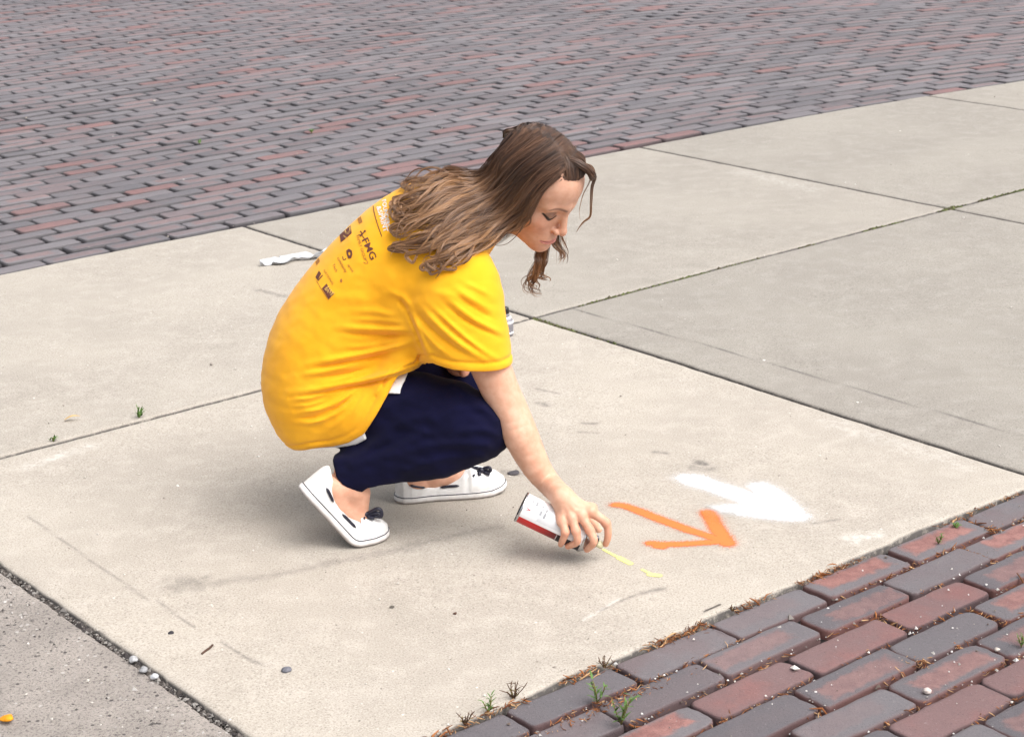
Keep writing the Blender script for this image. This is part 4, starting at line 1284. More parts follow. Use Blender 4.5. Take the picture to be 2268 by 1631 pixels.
def line_geo(pts, w_):
    pts = spline(pts, 16); t = np.gradient(pts, axis=0); t /= np.linalg.norm(t, axis=1)[:, None]; nn_ = np.c_[-t[:, 1], t[:, 0]] * w_ / 2
    v = np.concatenate([pts + nn_, pts - nn_]).tolist(); n = len(pts)
    return v, [[i, i + 1, n + i + 1, n + i] for i in range(n - 1)]
def fit_text(mb, s, p0, p1, height, bold=.02):
    v, f = text_geo(s, bold)
    w_ = v[:, 0].max() - v[:, 0].min(); v[:, 0] -= v[:, 0].min(); h = v[:, 1].max() - max(v[:, 1].min(), 0); v[:, 1] /= h
    ex = (np.array(p1, float) - p0) / w_
    up = np.array(height, float)
    print_mesh(mb, v, f, p0, ex, up)
zz_ = lambda x, y: (649.7 + .18104 * x, 383.9 + .18104 * y)     # enlarged view of the print to pixels
z2_ = lambda x, y: (696.9 + .11947 * x, 472.5 + .11947 * y)
def flush(name):
    global dk, fd, wh, yl
    for mb, nm, mt in ((dk, name, MAT_INK), (fd, name, MAT_INK2), (wh, name, MAT_INKW), (yl, name, MAT_INKY)):
        if mb.n:
            o = mb.build(nm, [mt], shirt, True); o.data.transform(Matrix.Translation(Vector(-PERSON_LOC)))
    dk = MB(); fd = MB(); wh = MB(); yl = MB()
dk = MB(); fd = MB(); wh = MB(); yl = MB()
I = (1., 0.); J = (0., 1.)
def box(mb, c00, c10, c01, nx=8, ny=5):
    v, f = grid_geo(nx, ny); c00 = np.array(c00); print_mesh(mb, v, f, c00, np.array(c10) - c00, np.array(c01) - c00)
# FMG with its tree
fit_text(dk, 'FMG', z2_(880, 500), z2_(1050, 870), np.array(z2_(1010, 440)) - np.array(z2_(900, 500)), .012)
v, f = line_geo([z2_(850, 330), z2_(880, 370), z2_(850, 430)], 2.2); print_mesh(dk, v, f, (0, 0), I, J)
v, f = line_geo([z2_(820, 400), z2_(875, 400), z2_(930, 330)], 2.0); print_mesh(dk, v, f, (0, 0), I, J)
v, f = line_geo([z2_(860, 380), z2_(905, 440), z2_(930, 470)], 2.0); print_mesh(dk, v, f, (0, 0), I, J)
v, f = ring_geo(0, 2.4, 12); print_mesh(dk, v, f, z2_(935, 330), I, J)
fit_text(fd, 'FAMILY GROUP', z2_(775, 420), z2_(920, 880), np.array([5.5, -3.]), .0)
v, f = line_geo([z2_(905, 900), z2_(960, 930), z2_(990, 915), z2_(950, 840)], 1.2); print_mesh(fd, v, f, (0, 0), I, J)
flush('printed_logo')
# dark badge with a ring
box(dk, z2_(490, 540), z2_(692, 368), z2_(468, 400), 12, 8)
v, f = ring_geo(.62, 1.0); print_mesh(yl, v, f, z2_(618, 305), np.array(z2_(668, 320)) - np.array(z2_(618, 305)), np.array(z2_(640, 222)) - np.array(z2_(618, 305)))
fit_text(yl, 'oo', z2_(525, 420), z2_(580, 470), np.array([3.4, -2.2]), .0)
flush('printed_badge')
# small faded badge near the collar
box(fd, z2_(800, 100), z2_(830, 200), z2_(860, 60), 6, 4)
flush('printed_badge')
# shield
sh = [z2_(590, 690), z2_(640, 655), z2_(695, 690), z2_(705, 760), z2_(680, 830), z2_(625, 835), z2_(600, 760)]
c_ = np.mean(sh, 0)
v = [tuple(c_)] + [tuple(c_ + (np.array(s_) - c_) * k) for k in (.38, 1.) for s_ in sh]; n_ = len(sh)
print_mesh(dk, v, [[1 + k, 1 + (k + 1) % n_, 1 + n_ + (k + 1) % n_, 1 + n_ + k] for k in range(n_)], (0, 0), I, J)
v, f = line_geo([z2_(525, 800), z2_(540, 860), z2_(590, 840)], 1.8); print_mesh(dk, v, f, (0, 0), I, J)
flush('printed_shield')
for a, b, h, s_ in (((610, 960), (700, 1090), 5.5, 'service'), ((420, 830), (570, 1100), 6., 'community'), ((330, 950), (395, 1090), 6.5, 'Tech')):
    fit_text(fd, s_, z2_(*a), z2_(*b), np.array([h * .82, -h * .5]), .01); flush('printed_line')
v, f = ring_geo(0, 2.8, 8); print_mesh(fd, v, f, z2_(497, 1245), I, (0, 1.6))
flush('printed_line')
# BANK
box(dk, z2_(140, 1390), z2_(265, 1590), z2_(225, 1300), 12, 5)
box(dk, z2_(265, 1560), z2_(280, 1570), z2_(360, 1470), 2, 5)
fit_text(yl, 'BANK', z2_(185, 1405), z2_(315, 1545), np.array(z2_(255, 1345)) - np.array(z2_(185, 1405)), .005)
flush('printed_logo')
box(dk, z2_(20, 1180), z2_(60, 1240), z2_(85, 1060), 5, 5); box(dk, z2_(60, 1240), z2_(75, 1250), z2_(145, 1140), 3, 4)
v, f = line_geo([z2_(40, 1250), z2_(140, 1420), z2_(265, 1600)], 1.3); print_mesh(fd, v, f, (0, 0), I, J)
flush('printed_logo')
fit_text(fd, 'NATIONAL', z2_(165, 1060), z2_(335, 1330), np.array([4., -2.4]), .0)
flush('printed_line')
box(fd, z2_(10, 870), z2_(40, 960), z2_(70, 800), 3, 3)
flush('printed_badge')
# curved rule and the white headline that runs under the hair
v, f = line_geo([(826, 447), (829, 470), (836, 495), (846, 524)], 1.8); print_mesh(dk, v, f, (0, 0), I, J)
flush('printed_rule')
w3 = lambda x, y: (815.1 + .07247 * x, 413.4 + .07247 * y)
for s_, a, b, h in (('ROCK', (500, 470), (660, 200), 0), ('&', (280, 600), (400, 700), 0)):
    pass
fit_text(wh, '&SPRINT', w3(265, 620), w3(500, 1400), np.array([9.2, -3.2]), .02)
fit_text(wh, 'FOUNDERS', w3(430, 430), w3(560, 1260), np.array([9.0, -3.4]), .02)
flush('printed_headline')

# ------------------------------------------------------------------ the spray can in her hand
def lathe(prof, o, a, n=40, cap0=True, cap1=True, a0=None):
    "prof rows: (distance along axis, radius); a0 = direction of angle zero"
    a = np.asarray(a, float); r0 = np.asarray(a0 if a0 is not None else np.cross(a, [0.3, .2, .9]), float); r0 = r0 - a * (r0 @ a); r0 /= np.linalg.norm(r0); r1 = np.cross(a, r0)
    th = np.linspace(0, 2 * np.pi, n, endpoint=False); V = []; F = []; k = len(prof)
    for s, r in prof: V.append(o + a * s + r * (np.cos(th)[:, None] * r0 + np.sin(th)[:, None] * r1))
    for i in range(k - 1):
        for j in range(n): F.append([i * n + j, i * n + (j + 1) % n, (i + 1) * n + (j + 1) % n, (i + 1) * n + j])
    if cap0: F.append(list(range(n))[::-1])
    if cap1: F.append([(k - 1) * n + j for j in range(n)])
    return np.concatenate(V), F
MAT_CHROME = simple_mat('tinned_steel', srgb(190, 190, 192), .25, .5, .1, 80, 0, 1.)
MAT_BLACK = simple_mat('black_plastic', srgb(26, 26, 28), .4)
MAT_CREAM = simple_mat('cream_plastic', srgb(218, 214, 178), .45)
def label_mat():
    M = MT('can_label', .32, .5)
    a = M.attr('ang').outputs['Fac']; s = M.attr('len').outputs['Fac']
    co = M.coord(); n = M.noise(co, 30, 3)
    white = M.mix(n, srgb(220, 221, 223), srgb(236, 236, 237))
    red = M.mix(M.ramp(s, .25, .68), srgb(196, 28, 30), srgb(96, 16, 22))
    red = M.mix(M.ramp(s, .70, .74), red, srgb(28, 18, 26))
    edge = M.ramp(a, .225, .235)     # below this line the band begins
    c = M.mix(edge, red, white)
    # pale grey picture panel
    pan = M.math('MULTIPLY', M.math('MULTIPLY', M.ramp(s, .27, .29), M.ramp(s, .80, .82, 1, 0)), M.math('MULTIPLY', M.ramp(a, .32, .33), M.ramp(a, .86, .87, 1, 0)))
    c = M.mix(M.math('MULTIPLY', pan, .55), c, M.mix(n, srgb(168, 170, 176), srgb(206, 207, 211)))
    M.color(c); return M.m
MAT_LABEL = label_mat()
can = empty('spray_can', tuple(CAN_BASE)); CL = CAN_BASE.copy()
tag(can, 'white and red spray paint can held in her hand close to the ground', 'spray can')
Lc = CAN_L
prof = [(s, CAN_R) for s in np.linspace(.004, .146, 30)]
V, F = lathe(prof, np.zeros(3), CA, 72, False, False, -CU)
th = np.linspace(0, 2 * np.pi, 72, endpoint=False)
rel = (V - np.outer(V @ CA, CA)) / CAN_R
new_mesh('can_body', V, F, [MAT_LABEL], can, True, {'ang': (rel @ CU) * .5 + .5, 'len': (V @ CA) / .146})
V, F = lathe([(.006, .029), (.003, .031), (.000, CAN_R + .0006), (.003, CAN_R + .0010), (.0048, CAN_R + .0004)], np.zeros(3), CA, 56, True, False)
new_mesh('base_rim', V, F, [MAT_CHROME], can)
V, F = lathe([(.1455, CAN_R + .0004), (.1475, CAN_R + .0012), (.150, CAN_R + .0006), (.152, .0300), (.158, .0270), (.164, .0215), (.168, .0165), (.170, .0150), (.173, .0158), (.175, .0150), (.1755, .0100), (.1735, .0085), (.1735, .0050)], np.zeros(3), CA, 56, False, True)
new_mesh('can_dome', V, F, [MAT_CHROME], can)
V, F = lathe([(.1735, .0035), (.178, .0035), (.178, .0078), (.180, .0084), (.188, .0080), (.191, .0066), (.192, .003)], np.zeros(3), CA, 28)
nz = new_mesh('nozzle', V, F, [MAT_CREAM], can)
V, F = lathe([(.1715, .0125), (.1765, .0122), (.178, .009)], np.zeros(3), CA, 28)
new_mesh('valve_cup', V, F, [MAT_BLACK], can)
# printing on the can: turned about the axis
def can_print(name, geo, s0, s1, a0, a1, mat):
    v, f = geo; v = np.array(v, float); lo, hi = v.min(0), v.max(0); q = (v - lo) / (hi - lo + 1e-9)
    s = s0 + (s1 - s0) * q[:, 0]; a = a0 + (a1 - a0) * q[:, 1]
    W = CA[None] * s[:, None] + (CAN_R + .0004) * (np.cos(a)[:, None] * CN + np.sin(a)[:, None] * CU)
    new_mesh(name, W, f, [mat], can, False)
MAT_RED = simple_mat('red_ink', srgb(176, 30, 44), .5)
MAT_GREYINK = simple_mat('grey_ink', srgb(120, 122, 128), .6)
MAT_SILV = simple_mat('silver_ink', srgb(196, 192, 196), .4)
MAT_DARKINK = simple_mat('black_ink', srgb(30, 18, 26), .5)
def can_text(s, sx0, sx1, a0, a1, mat, bold=.01):
    # lines of print run round the can, so their baseline is square to the axis
    v, f = text_geo(s, bold); v = np.c_[-v[:, 1], v[:, 0]]
    can_print('can_print', (v, f), sx0, sx1, a0, a1, mat)
can_text('PAINT', .016, .022, .55, .92, MAT_GREYINK); can_text('MARK', .025, .031, .58, .92, MAT_GREYINK)
can_text('INVERTED TIP', .040, .046, .10, .75, MAT_GREYINK); can_text('MARKING SPRAY', .050, .0545, .02, .65, MAT_GREYINK)
v, f = text_geo('V', .03); can_print('can_print', (np.c_[-v[:, 1], v[:, 0]], f), .012, .022, .02, .20, MAT_RED)
for s_ in (.092, .104):
    can_print('can_print', grid_geo(2, 6), s_, s_ + .0016, -1.5, -.60, MAT_SILV)
can_print('can_print', grid_geo(2, 6), .0945, .1032, -1.5, -.60, MAT_DARKINK)
v, f = ring_geo(0, 1, 16); can_print('can_print', (v, f), .131, .1345, -.95, -.83, MAT_SILV)

# ------------------------------------------------------------------ small bottle behind the sleeve
bt = empty('bottle', tuple(G(1121, 741)))
tag(bt, 'small grey bottle with white bands and a black cap, half hidden behind the yellow sleeve', 'bottle')
ZUP = np.array([0, 0, 1.])
MAT_BGREY = simple_mat('grey_plastic', srgb(134, 132, 138), .35); MAT_BWHITE = simple_mat('white_plastic', srgb(228, 228, 230), .35)
V, F = lathe([(0, .0205), (.003, .0222), (.040, .0222), (.047, .0205), (.052, .016), (.055, .0125)], np.zeros(3), ZUP, 36)
new_mesh('bottle_body', V, F, [MAT_BGREY], bt)
for z0, z1, r in ((.006, .012, .0229), (.036, .044, .0229), (.050, .056, .0172)):
    V, F = lathe([(z0, r - .001), (z0 + .0015, r), (z1 - .0015, r), (z1, r - .001)], np.zeros(3), ZUP, 36)
    new_mesh('band', V, F, [MAT_BWHITE], bt)
V, F = lathe([(.055, .0118), (.064, .0112), (.066, .0100)], np.zeros(3), ZUP, 28); new_mesh('bottle_neck', V, F, [MAT_BGREY], bt)
V, F = lathe([(.064, .0098), (.066, .0106), (.080, .0102), (.084, .0085), (.0855, .004)], np.zeros(3), ZUP, 28); new_mesh('bottle_cap', V, F, [MAT_BLACK], bt)

# ------------------------------------------------------------------ crumpled white strip behind her
def strip():
    pts = [G(577, 590), G(600, 585), G(625, 584), G(650, 577), G(675, 575), G(705, 572), G(740, 566)]
    c = spline(pts, 40); t = np.gradient(c, axis=0); t /= np.linalg.norm(t, axis=1)[:, None]
    sd = np.cross(ZUP, t); n = 11; V = []; r = np.random.default_rng(4)
    ph = r.uniform(0, 6, 6)
    top = []
    for i in range(40):
        s = i / 39
        wd = .017 * (.25 + .75 * min(1, s * 5)) * (1 + .15 * math.sin(9 * s + ph[0]))
        row = []
        for j in range(n):
            q = (j / (n - 1) - .5) * 2
            z = .004 + .016 * abs(math.sin(q * 2.4 + 1.5 * math.sin(7 * s + ph[1]))) ** 1.5 + .006 * math.sin(13 * s + 3 * q + ph[2]) + .004 * math.sin(29 * s + ph[3] + q * 5)
            row.append(c[i] + sd[i] * wd * q + np.array([0, 0, max(z, .003)]))
        top.append(row)
    top = np.array(top); bot = top - np.array([0, 0, .0016])
    V = np.concatenate([top.reshape(-1, 3), bot.reshape(-1, 3)]); m_ = 40 * n; F = []
    for i in range(39):
        for j in range(n - 1):
            a = i * n + j; F.append([a, a + n, a + n + 1, a + 1]); F.append([m_ + a, m_ + a + 1, m_ + a + n + 1, m_ + a + n])
    for i in range(39):
        for j in (0, n - 1):
            a = i * n + j; F.append([a, a + n, m_ + a + n, m_ + a])
    for j in range(n - 1):
        for i in (0, 39):
            a = i * n + j; F.append([a, a + 1, m_ + a + 1, m_ + a])
    return V, F
V, F = strip()
tag(new_mesh('paper_strip', V, F, [simple_mat('white_paper', srgb(196, 198, 202), .5, .4, .12, 90)]), 'crumpled strip of white paper lying on the concrete behind her back', 'paper')

# ------------------------------------------------------------------ paint sprayed on the concrete
def slab_z(u, v): return (vnoise(u * 1.4, v * 1.4, 3) - .5) * .006 + (vnoise(u * 9, v * 9, 5) - .5) * .0012
def paint_mat(name, col, col2):
    M = MT(name, .75, .3)
    co = M.coord(); n = M.noise(co, 260, 3, .7); m_ = M.noise(co, 40, 3)
    cov = M.attr('cov').outputs['Fac']; den = M.attr('den').outputs['Fac']
    M.color(M.mix(den, col2, M.mix(M.math('MULTIPLY', n, .25), col, tuple(x * .75 for x in col[:3]) + (1,))))
    n2 = M.noise(co, 300, 3, .8)
    a = M.ramp(M.math('ADD', cov, M.math('ADD', M.math('MULTIPLY', M.math('SUBTRACT', n, .5), .9), M.math('MULTIPLY', M.math('SUBTRACT', n2, .5), 1.1))), .17, .86, 0, .97)
    M.l(a, M.b.inputs['Alpha']); M.bump(n, .3, .001)
    return M.m
def sprayed(name, strokes, mat, lab, cat, step=.0035, soft=1.):
    "strokes: (pixel polyline, half width m, streak lines)"
    P2 = [(np.array([Guv(*q) for q in (pl if st == 'fill' else spline(pl, max(8, 4 * len(pl))))]), wd, st) for pl, wd, st in strokes]
    allp = np.concatenate([a for a, _, _ in P2])
    lo, hi = allp.min(0) - .09, allp.max(0) + .09
    us = np.arange(lo[0], hi[0], step); vs = np.arange(lo[1], hi[1], step)
    A, B = np.meshgrid(us, vs, indexing='ij'); q = np.stack([A.ravel(), B.ravel()], -1)
    cov = np.zeros(len(q)); den = np.zeros(len(q))
    wob = (vnoise(q[:, 0] * 22, q[:, 1] * 22, 41) - .5)
    for poly, wd, st in P2:
        d = (polysd(q, poly) + wd - .004 if st == 'fill' else segdist(q, poly)) + wob * wd * .22
        c = 1 / (1 + np.exp((d - wd) / (wd * .16 * soft)))
        c = np.maximum(c, .50 * np.exp(-np.clip(d - wd, 0, 9) / (wd * .55 * soft)))
        cov = np.maximum(cov, c)
        if st == 1:   # denser lines near both edges of the stroke
            den = np.maximum(den, np.exp(-((d - wd * .62) / (wd * .22)) ** 2))
        else: den = np.maximum(den, 1.)
    keep = cov > .03
    idx = np.arange(len(q)).reshape(A.shape)
    F = np.stack([idx[:-1, :-1], idx[1:, :-1], idx[1:, 1:], idx[:-1, 1:]], -1).reshape(-1, 4)[:, ::-1]
    F = F[keep[F].any(1)]
    used = np.unique(F); mp = np.zeros(len(q), int); mp[used] = np.arange(len(used))
    xy = uv2w(q[used, 0], q[used, 1]); z = slab_z(q[used, 0], q[used, 1]) + .0009
    o = new_mesh(name, np.c_[xy, z], mp[F], [mat], attrs={'cov': cov[used], 'den': den[used]})
    return tag(o, lab, cat)
zq = lambda x, y: ((2240 + x / 2.52) / 1.6931, (1700 + y / 2.52) / 1.6931)
WH = paint_mat('white_paint', srgb(226, 226, 226), srgb(226, 226, 226))
sprayed('painted_arrow', [([zq(*q) for q in [(735, 240), (800, 212), (900, 208), (1010, 225), (1150, 285), (1390, 360), (1500, 395), (1440, 320), (1470, 295), (1580, 288), (1700, 340), (1830, 450), (1920, 540),
        (1990, 600), (1960, 632), (1830, 640), (1500, 612), (1160, 560), (1060, 505), (1150, 498), (1400, 492), (1250, 430), (1000, 345), (860, 310)]], .014, 'fill')], WH,
        'thick white arrow sprayed on the concrete nearest the brick edge', 'painted arrow', .0035, 3.0)
OR = paint_mat('orange_paint', srgb(226, 120, 62), srgb(234, 166, 114))
sprayed('painted_arrow', [([zq(185, 490), zq(300, 515), zq(600, 630), zq(900, 740), zq(1090, 800), zq(1180, 830)], .0135, 1),
        ([zq(500, 850), zq(700, 860), zq(950, 850), zq(1180, 835)], .0125, 1), ([zq(560, 880), zq(620, 885)], .010, 0),
        ([zq(1045, 570), zq(1080, 630), zq(1130, 720), zq(1190, 800), zq(1225, 850)], .0175, 1)], OR,
        'thin open orange arrow sprayed between the can and the white arrow', 'painted arrow', .003, 1.5)
YE = paint_mat('yellow_paint', srgb(232, 230, 140), srgb(232, 230, 140))
sprayed('paint_stroke', [([zq(60, 905), zq(130, 945), zq(220, 990)], .0040, 0), ([zq(210, 985), zq(310, 1040)], .0068, 0)], YE, 'short pale yellow paint line starting at the can nozzle', 'paint mark', .002, .8)
sprayed('paint_stroke', [([zq(425, 1095), zq(500, 1130)], .0035, 0), ([zq(500, 1140), zq(580, 1150)], .0070, 0)], YE, 'small pale yellow paint blot beyond the line from the nozzle', 'paint mark', .002, .8)

# ------------------------------------------------------------------ weeds, moss, litter, stones
MAT_LEAF = simple_mat('weed_leaf', srgb(92, 124, 62), .6, .3, .35, 70); MAT_LEAF2 = simple_mat('dry_weed', srgb(120, 112, 62), .7, .2, .35, 70)
MAT_STEM = simple_mat('dry_stem', srgb(92, 68, 52), .8, .2, .3, 90)
def blade(base, tip, w_, bendv, n=6):
    base, tip = np.asarray(base, float), np.asarray(tip, float); d = tip - base
    side = np.cross(d, ZUP); ln = np.linalg.norm(side)
    side = side / ln if ln > 1e-6 else np.array([1., 0, 0])
    V = []; F = []
    for i in range(n + 1):
        t = i / n; c = base + d * t + np.asarray(bendv) * math.sin(math.pi * t) ; ww = w_ * math.sin(math.pi * (.12 + .88 * t) ** .8 if t < 1 else math.pi) + .0003
        V += [c - side * ww, c + np.array([0, 0, .0006]), c + side * ww]
    for i in range(n):
        a = i * 3; F += [[a, a + 1, a + 4, a + 3], [a + 1, a + 2, a + 5, a + 4]]
    return V, F
def weed(px, py, h, kind, lab, cat='weed', seed=0, mat=None):
    r = np.random.default_rng(seed + 100); b = G(px, py); e = empty({'grass': 'grass_tuft'}.get(kind, 'weed'), tuple(b))
    tag(e, lab, cat, None)
    lf = MB(); st = MB()
    if kind == 'sprig':
        for k in range(3):
            a = r.uniform(0, 6.28); tip = np.array([math.cos(a) * h * .35, math.sin(a) * h * .35, h * r.uniform(.75, 1.05)])
            pth = spline([np.zeros(3), tip * .5 + r.normal(0, h * .05, 3), tip], 8); v, f = tube(pth, [.0011] * 7 + [.0005], 5); st.add(v, f)
            for i in range(9):
                p = pth[min(1 + i * 7 // 9, 7)] + (pth[7] - pth[6]) * r.uniform(0, .6); a2 = r.uniform(0, 6.28); l = h * r.uniform(.22, .42)
                lf.add(*blade(p, p + np.array([math.cos(a2) * l, math.sin(a2) * l, l * r.uniform(.1, .9)]), l * .11, (0, 0, l * .1)))
    elif kind == 'grass':
        for k in range(16):
            a = r.uniform(0, 6.28); l = h * r.uniform(.6, 1.15); lean = r.uniform(.2, 1.1)
            lf.add(*blade(r.normal(0, .004, 3) * [1, 1, 0], [math.cos(a) * l * lean, math.sin(a) * l * lean, l * (1.15 - .6 * lean)], .0016, (0, 0, l * .12)))
        v, f = tube([(0, 0, -.006), (0, 0, .006)], [.003, .002], 6); st.add(v, f)
    elif kind == 'dry':
        for k in range(9):
            a = r.uniform(0, 6.28); tip = np.array([math.cos(a) * h * r.uniform(.2, .9), math.sin(a) * h * r.uniform(.2, .9), h * r.uniform(.5, 1.1)])
            pth = spline([np.zeros(3), tip * .5 + r.normal(0, h * .10, 3), tip], 8); v, f = tube(pth, [.0009] * 7 + [.0004], 5); st.add(v, f)
            for i in range(2):
                q = pth[r.integers(2, 7)]; v, f = tube([q, q + r.normal(0, h * .16, 3)], [.0007, .0004], 4); st.add(v, f)
            l = h * .25; p = pth[r.integers(1, 4)]; a2 = r.uniform(0, 6.28); lf.add(*blade(p, p + np.array([math.cos(a2) * l, math.sin(a2) * l, l * .6]), l * .12, (0, 0, 0)))
    lf.build('leaf', [mat or (MAT_LEAF2 if kind == 'dry' else MAT_LEAF)], e); st.build('stem', [MAT_STEM if kind == 'dry' else MAT_LEAF2], e)
    return e
weed(1138, 1546, .032, 'dry', 'dry straggly weed tuft at the concrete edge above the lowest bricks', seed=1)
weed(1082, 1576, .030, 'sprig', 'single small green sprig at the concrete edge, leftmost of the green weeds', seed=2)
weed(1322, 1556, .046, 'sprig', 'bushy green weed in a brick joint, upper of the two near the bottom edge', seed=3)
weed(1376, 1604, .054, 'sprig', 'spreading green weed by the lower bricks, tallest in the brick joints', seed=4)
weed(1340, 1478, .022, 'dry', 'thin brown dead stems sticking up at the concrete edge beside a grey brick', seed=5)
weed(1030, 1604, .024, 'dry', 'wispy dead stems at the left end of the brick paving', seed=6)
weed(1622, 1352, .012, 'dry', 'flat brown dead tuft lying on the concrete edge above the grey bricks', seed=7)
weed(2078, 1203, .022, 'sprig', 'small light green weed between bricks under the right end of the concrete', seed=8)
weed(2262, 1432, .022, 'sprig', 'little green weed cut by the right border of the picture', seed=9)
weed(2118, 1166, .012, 'grass', 'tiny yellow green tuft in the top right brick joint', seed=10)
weed(308, 922, .032, 'grass', 'green grass tuft growing from the joint left of her back', 'grass tuft', seed=11)
weed(118, 974, .014, 'grass', 'tiny grass tuft in the concrete joint near the left border', 'grass tuft', seed=12)
weed(442, 316, .018, 'grass', 'low grass in the brick road joints, leftmost of the far tufts', 'grass tuft', seed=13)
weed(690, 292, .018, 'grass', 'low grass patch in the brick road above her back', 'grass tuft', seed=14)
def stone(px, py, r_, col, lab, cat='pebble', flat=.6, seed=0, name='pebble', el=1.):
    rr = np.random.default_rng(seed); bm = bmesh.new(); bmesh.ops.create_icosphere(bm, subdivisions=3, radius=1.)
    k = rr.normal(0, 1, (6, 3))
    for v in bm.verts:
        n = v.co.copy(); s = 1 + sum(.10 * math.sin(2.2 * (n.x * a + n.y * b + n.z * c) + a) for a, b, c in k) * .8
        v.co = Vector((n.x * s * el, n.y * s, n.z * s * flat)) * r_
    rz = rr.uniform(0, 6.28); bmesh.ops.rotate(bm, verts=bm.verts, cent=(0, 0, 0), matrix=Matrix.Rotation(rz, 3, 'Z'))
    me = bpy.data.meshes.new(name); bm.to_mesh(me); bm.free(); me.polygons.foreach_set('use_smooth', np.ones(len(me.polygons), bool))
    me.materials.append(simple_mat(name + '_stone', col, .85, .3, .3, 120, .4)); o = bpy.data.objects.new(name, me); C.objects.link(o)
    g = G(px, py); o.location = (g[0], g[1], r_ * flat * .75); return tag(o, lab, cat)
stone(636, 1487, .009, srgb(110, 110, 118), 'blue grey pebble on the pale concrete near the bottom', seed=1)
stone(379, 1403, .006, srgb(52, 50, 54), 'small black pebble on the concrete near the left joint', seed=2)
stone(868, 1344, .005, srgb(96, 90, 84), 'small grey brown crumb on the concrete below the shoes', seed=3, flat=.3)
stone(1008, 1358, .004, srgb(84, 60, 50), 'tiny brown crumb on the concrete below the shoes', seed=4, flat=.3)
stone(1138, 1047, .012, srgb(84, 80, 84), 'flat dark oval chip on the concrete right of the far shoe', seed=5, flat=.12, el=1.3)
stone(2052, 1533, .007, srgb(196, 184, 178), 'pale pointed pebble in the brick joint at lower right', seed=6, flat=.8)
stone(2208, 1440, .006, srgb(188, 178, 170), 'pale round pebble in the joint near the right border', seed=7)
stone(16, 1594, .011, srgb(224, 150, 34), 'bright orange chip on the coarse paving at the lower left corner', 'chip', seed=8, flat=.5, name='chip')
stone(296, 1463, .0085, srgb(170, 170, 172), 'larger pale stone in the gravel joint, upper of three', 'stone', seed=9)
stone(318, 1485, .008, srgb(150, 150, 152), 'middle pale stone in the gravel joint', 'stone', seed=10)
stone(342, 1500, .0075, srgb(196, 198, 202), 'white stone in the dark hole of the gravel joint', 'stone', seed=11)
v, f = tube(spline([G(447, 1447, .003), G(455, 1440, .004), G(464, 1434, .004), G(471, 1427, .004)], 10), .0022, 6)
tag(new_mesh('twig', v, f, [simple_mat('twig_bark', srgb(82, 58, 46), .8)]), 'short curved brown twig on the concrete at lower left', 'twig')
g0 = G(160, 930); mb = MB(); mb.add(*blade(np.array([-.02, 0, .002]), np.array([.02, .008, .008]), .006, (0, 0, .006)))
o = mb.build('leaf', [simple_mat('dry_leaf', srgb(206, 168, 104), .7)]); o.location = tuple(g0); tag(o, 'small curled tan leaf on the concrete at the left', 'leaf')
# stuff: gravel of the left joint, needles in the brick joints, moss, grit
def scatter(name, pts, size, mats, shape, lab=None):
    r = np.random.default_rng(len(pts)); mb = MB()
    for p in pts:
        s = size * r.lognormal(0, .45)
        if shape == 'grit':
            q = r.normal(0, 1, (6, 3)); q /= np.linalg.norm(q, axis=1)[:, None]
            base = np.array([[1, 0, 0], [-1, 0, 0], [0, 1, 0], [0, -1, 0], [0, 0, .8], [0, 0, -.6]]) + q * .3
            a = r.uniform(0, 6.28); R_ = np.array([[math.cos(a), -math.sin(a), 0], [math.sin(a), math.cos(a), 0], [0, 0, 1]])
            mb.add(p + (base @ R_.T) * s, [[0, 2, 4], [2, 1, 4], [1, 3, 4], [3, 0, 4], [2, 0, 5], [1, 2, 5], [3, 1, 5], [0, 3, 5]], r=r.uniform(0, 1))
        else:
            a = r.uniform(0, 6.28) if shape == 'needle' else r.uniform(0, 6.28); l = s * r.uniform(.6, 1.5)
            d = np.array([math.cos(a) * l, math.sin(a) * l, r.normal(.15, .35) * l])
            v, f = tube([p - d * .5, p + r.normal(0, l * .08, 3), p + d * .5], [s * .05, s * .09, s * .03], 4, False); mb.add(v, f, r=r.uniform(0, 1))
    o = mb.build(name, mats, None, shape != 'grit'); return tag(o, lab, kind='stuff')
def var_mat(name, cols):
    M = MT(name, .85, .25); r = M.attr('r').outputs['Fac']; c = cols[0]
    for i, x in enumerate(cols[1:]): c = M.mix(M.ramp(r, (i + .6) / len(cols), (i + 1.) / len(cols)), c, x)
    M.color(c); return M.m
G_GRAV = var_mat('gravel', [srgb(58, 54, 54), srgb(84, 79, 76), srgb(104, 98, 94), srgb(66, 61, 58), srgb(134, 130, 126)])
G_NEED = var_mat('needles', [srgb(88, 50, 30), srgb(126, 76, 44), srgb(154, 100, 60), srgb(102, 66, 44), srgb(182, 146, 108)])
G_GRIT = var_mat('grit', [srgb(120, 114, 110), srgb(164, 160, 156), srgb(206, 204, 202), srgb(96, 84, 78)])
G_MOSS = var_mat('moss', [srgb(74, 80, 48), srgb(94, 100, 62), srgb(76, 70, 54)])
def uvpts(u, v, z):
    xy = uv2w(np.asarray(u), np.asarray(v)); return np.c_[xy, np.broadcast_to(z, len(xy))]
r = np.random.default_rng(3); n = 1900
v_ = r.uniform(-3.9, -2.3, n); u_ = 1.432 + r.normal(0, .0045, n)
scatter('joint_gravel', uvpts(u_, v_, -.011 + r.uniform(0, .005, n)), .0026, [G_GRAV], 'grit')
n = 900; v_ = r.uniform(-3.9, -2.3, n); u_ = 1.40 - np.abs(r.exponential(.10, n))
scatter('loose_gravel', uvpts(u_, v_, -.005), .0020, [var_mat('road_grit', [srgb(96, 92, 90), srgb(140, 134, 130), srgb(176, 172, 168), srgb(80, 76, 74)])], 'grit')
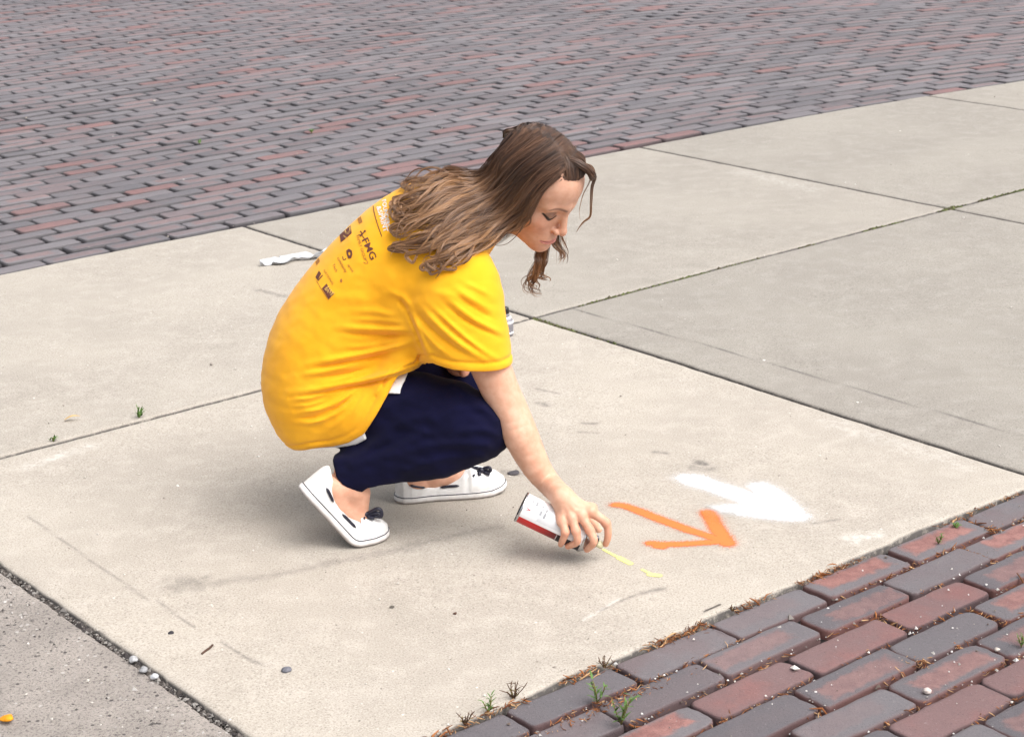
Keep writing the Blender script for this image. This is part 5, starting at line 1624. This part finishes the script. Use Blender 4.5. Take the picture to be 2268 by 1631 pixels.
# needles: clumps along chosen joints
pts = []
def along(u0, u1, v, n, sp, z=-.006): 
    u = r.uniform(u0, u1, n); keep = vnoise(u * 14, np.full(n, v * 50), 77) > .42
    for a in u[keep]: pts.append((a, v + r.normal(0, sp), z + r.uniform(0, .007)))
along(1.55, 2.75, V_LOW + .006, 800, .006, -.002); along(2.2, 2.42, V_LOW + .004, 200, .009)
along(2.62, 3.4, V_LOW + .006, 250, .004)
for i, (vc, s0) in enumerate(NEAR_ROWS[:11]):
    vj = vc + .0475
    along(1.4, 3.6, vj, 420 if i < 3 else 300, .0045, -.008)
    for k in range(-8, 8):
        u0 = s0 + k * .2575
        if r.uniform() < .35:
            for _ in range(40): pts.append((u0 + r.normal(0, .004), vc + r.uniform(-.045, .045), -.008 + r.uniform(0, .006)))
            if r.uniform() < .35:
                for _ in range(45): pts.append((u0 + r.normal(0, .012), vj + r.normal(0, .010), -.004 + r.uniform(0, .008)))
for _ in range(200): # thick pocket at the left end of the bricks
    pts.append((1.98 + r.normal(0, .09), -2.215 + r.normal(0, .012), -.004 + r.uniform(0, .010)))
pts = np.array(pts)
scatter('needle_litter', uvpts(pts[:, 0], pts[:, 1], pts[:, 2]), .0080, [G_NEED], 'needle')
n = 1500; u_ = r.uniform(1.5, 3.9, n); vj = np.array([NEAR_ROWS[i][0] for i in r.integers(0, 12, n)]) + .0475; v_ = vj + r.normal(0, .006, n)
spread_ = r.uniform(0, 1, n) < .25; v_ = np.where(spread_, r.uniform(-2.33, -1.3, n), v_)
scatter('brick_grit', uvpts(u_, v_, np.where(spread_, .0005, -.005)), .0021, [G_GRIT], 'grit')
n = 380; px_ = np.stack([r.uniform(-100, 2350, n), r.uniform(60, 1620, n)], -1); gg = np.array([G(*q) for q in px_]); gg[:, 2] = .001
scatter('pale_grit', gg, .0021, [var_mat('pale_grit', [srgb(190, 184, 176), srgb(214, 210, 204), srgb(150, 142, 134)])], 'grit')
mo = []
for k in range(1500):
    u = r.uniform(3.3, 6.2); 
    if vnoise(np.array([u * 6]), np.array([1.5]), 5)[0] > .5: mo.append((u, V_MID + r.normal(0, .0035)))
for k in range(220): mo.append((5.42 + r.normal(0, .03), V_MID + r.normal(0, .008)))
for k in range(260): mo.append((3.435 + r.normal(0, .004), V_MID + abs(r.normal(0, .12))))
mo = np.array(mo)
scatter('joint_moss', uvpts(mo[:, 0], mo[:, 1], -.004), .0032, [G_MOSS], 'grit')
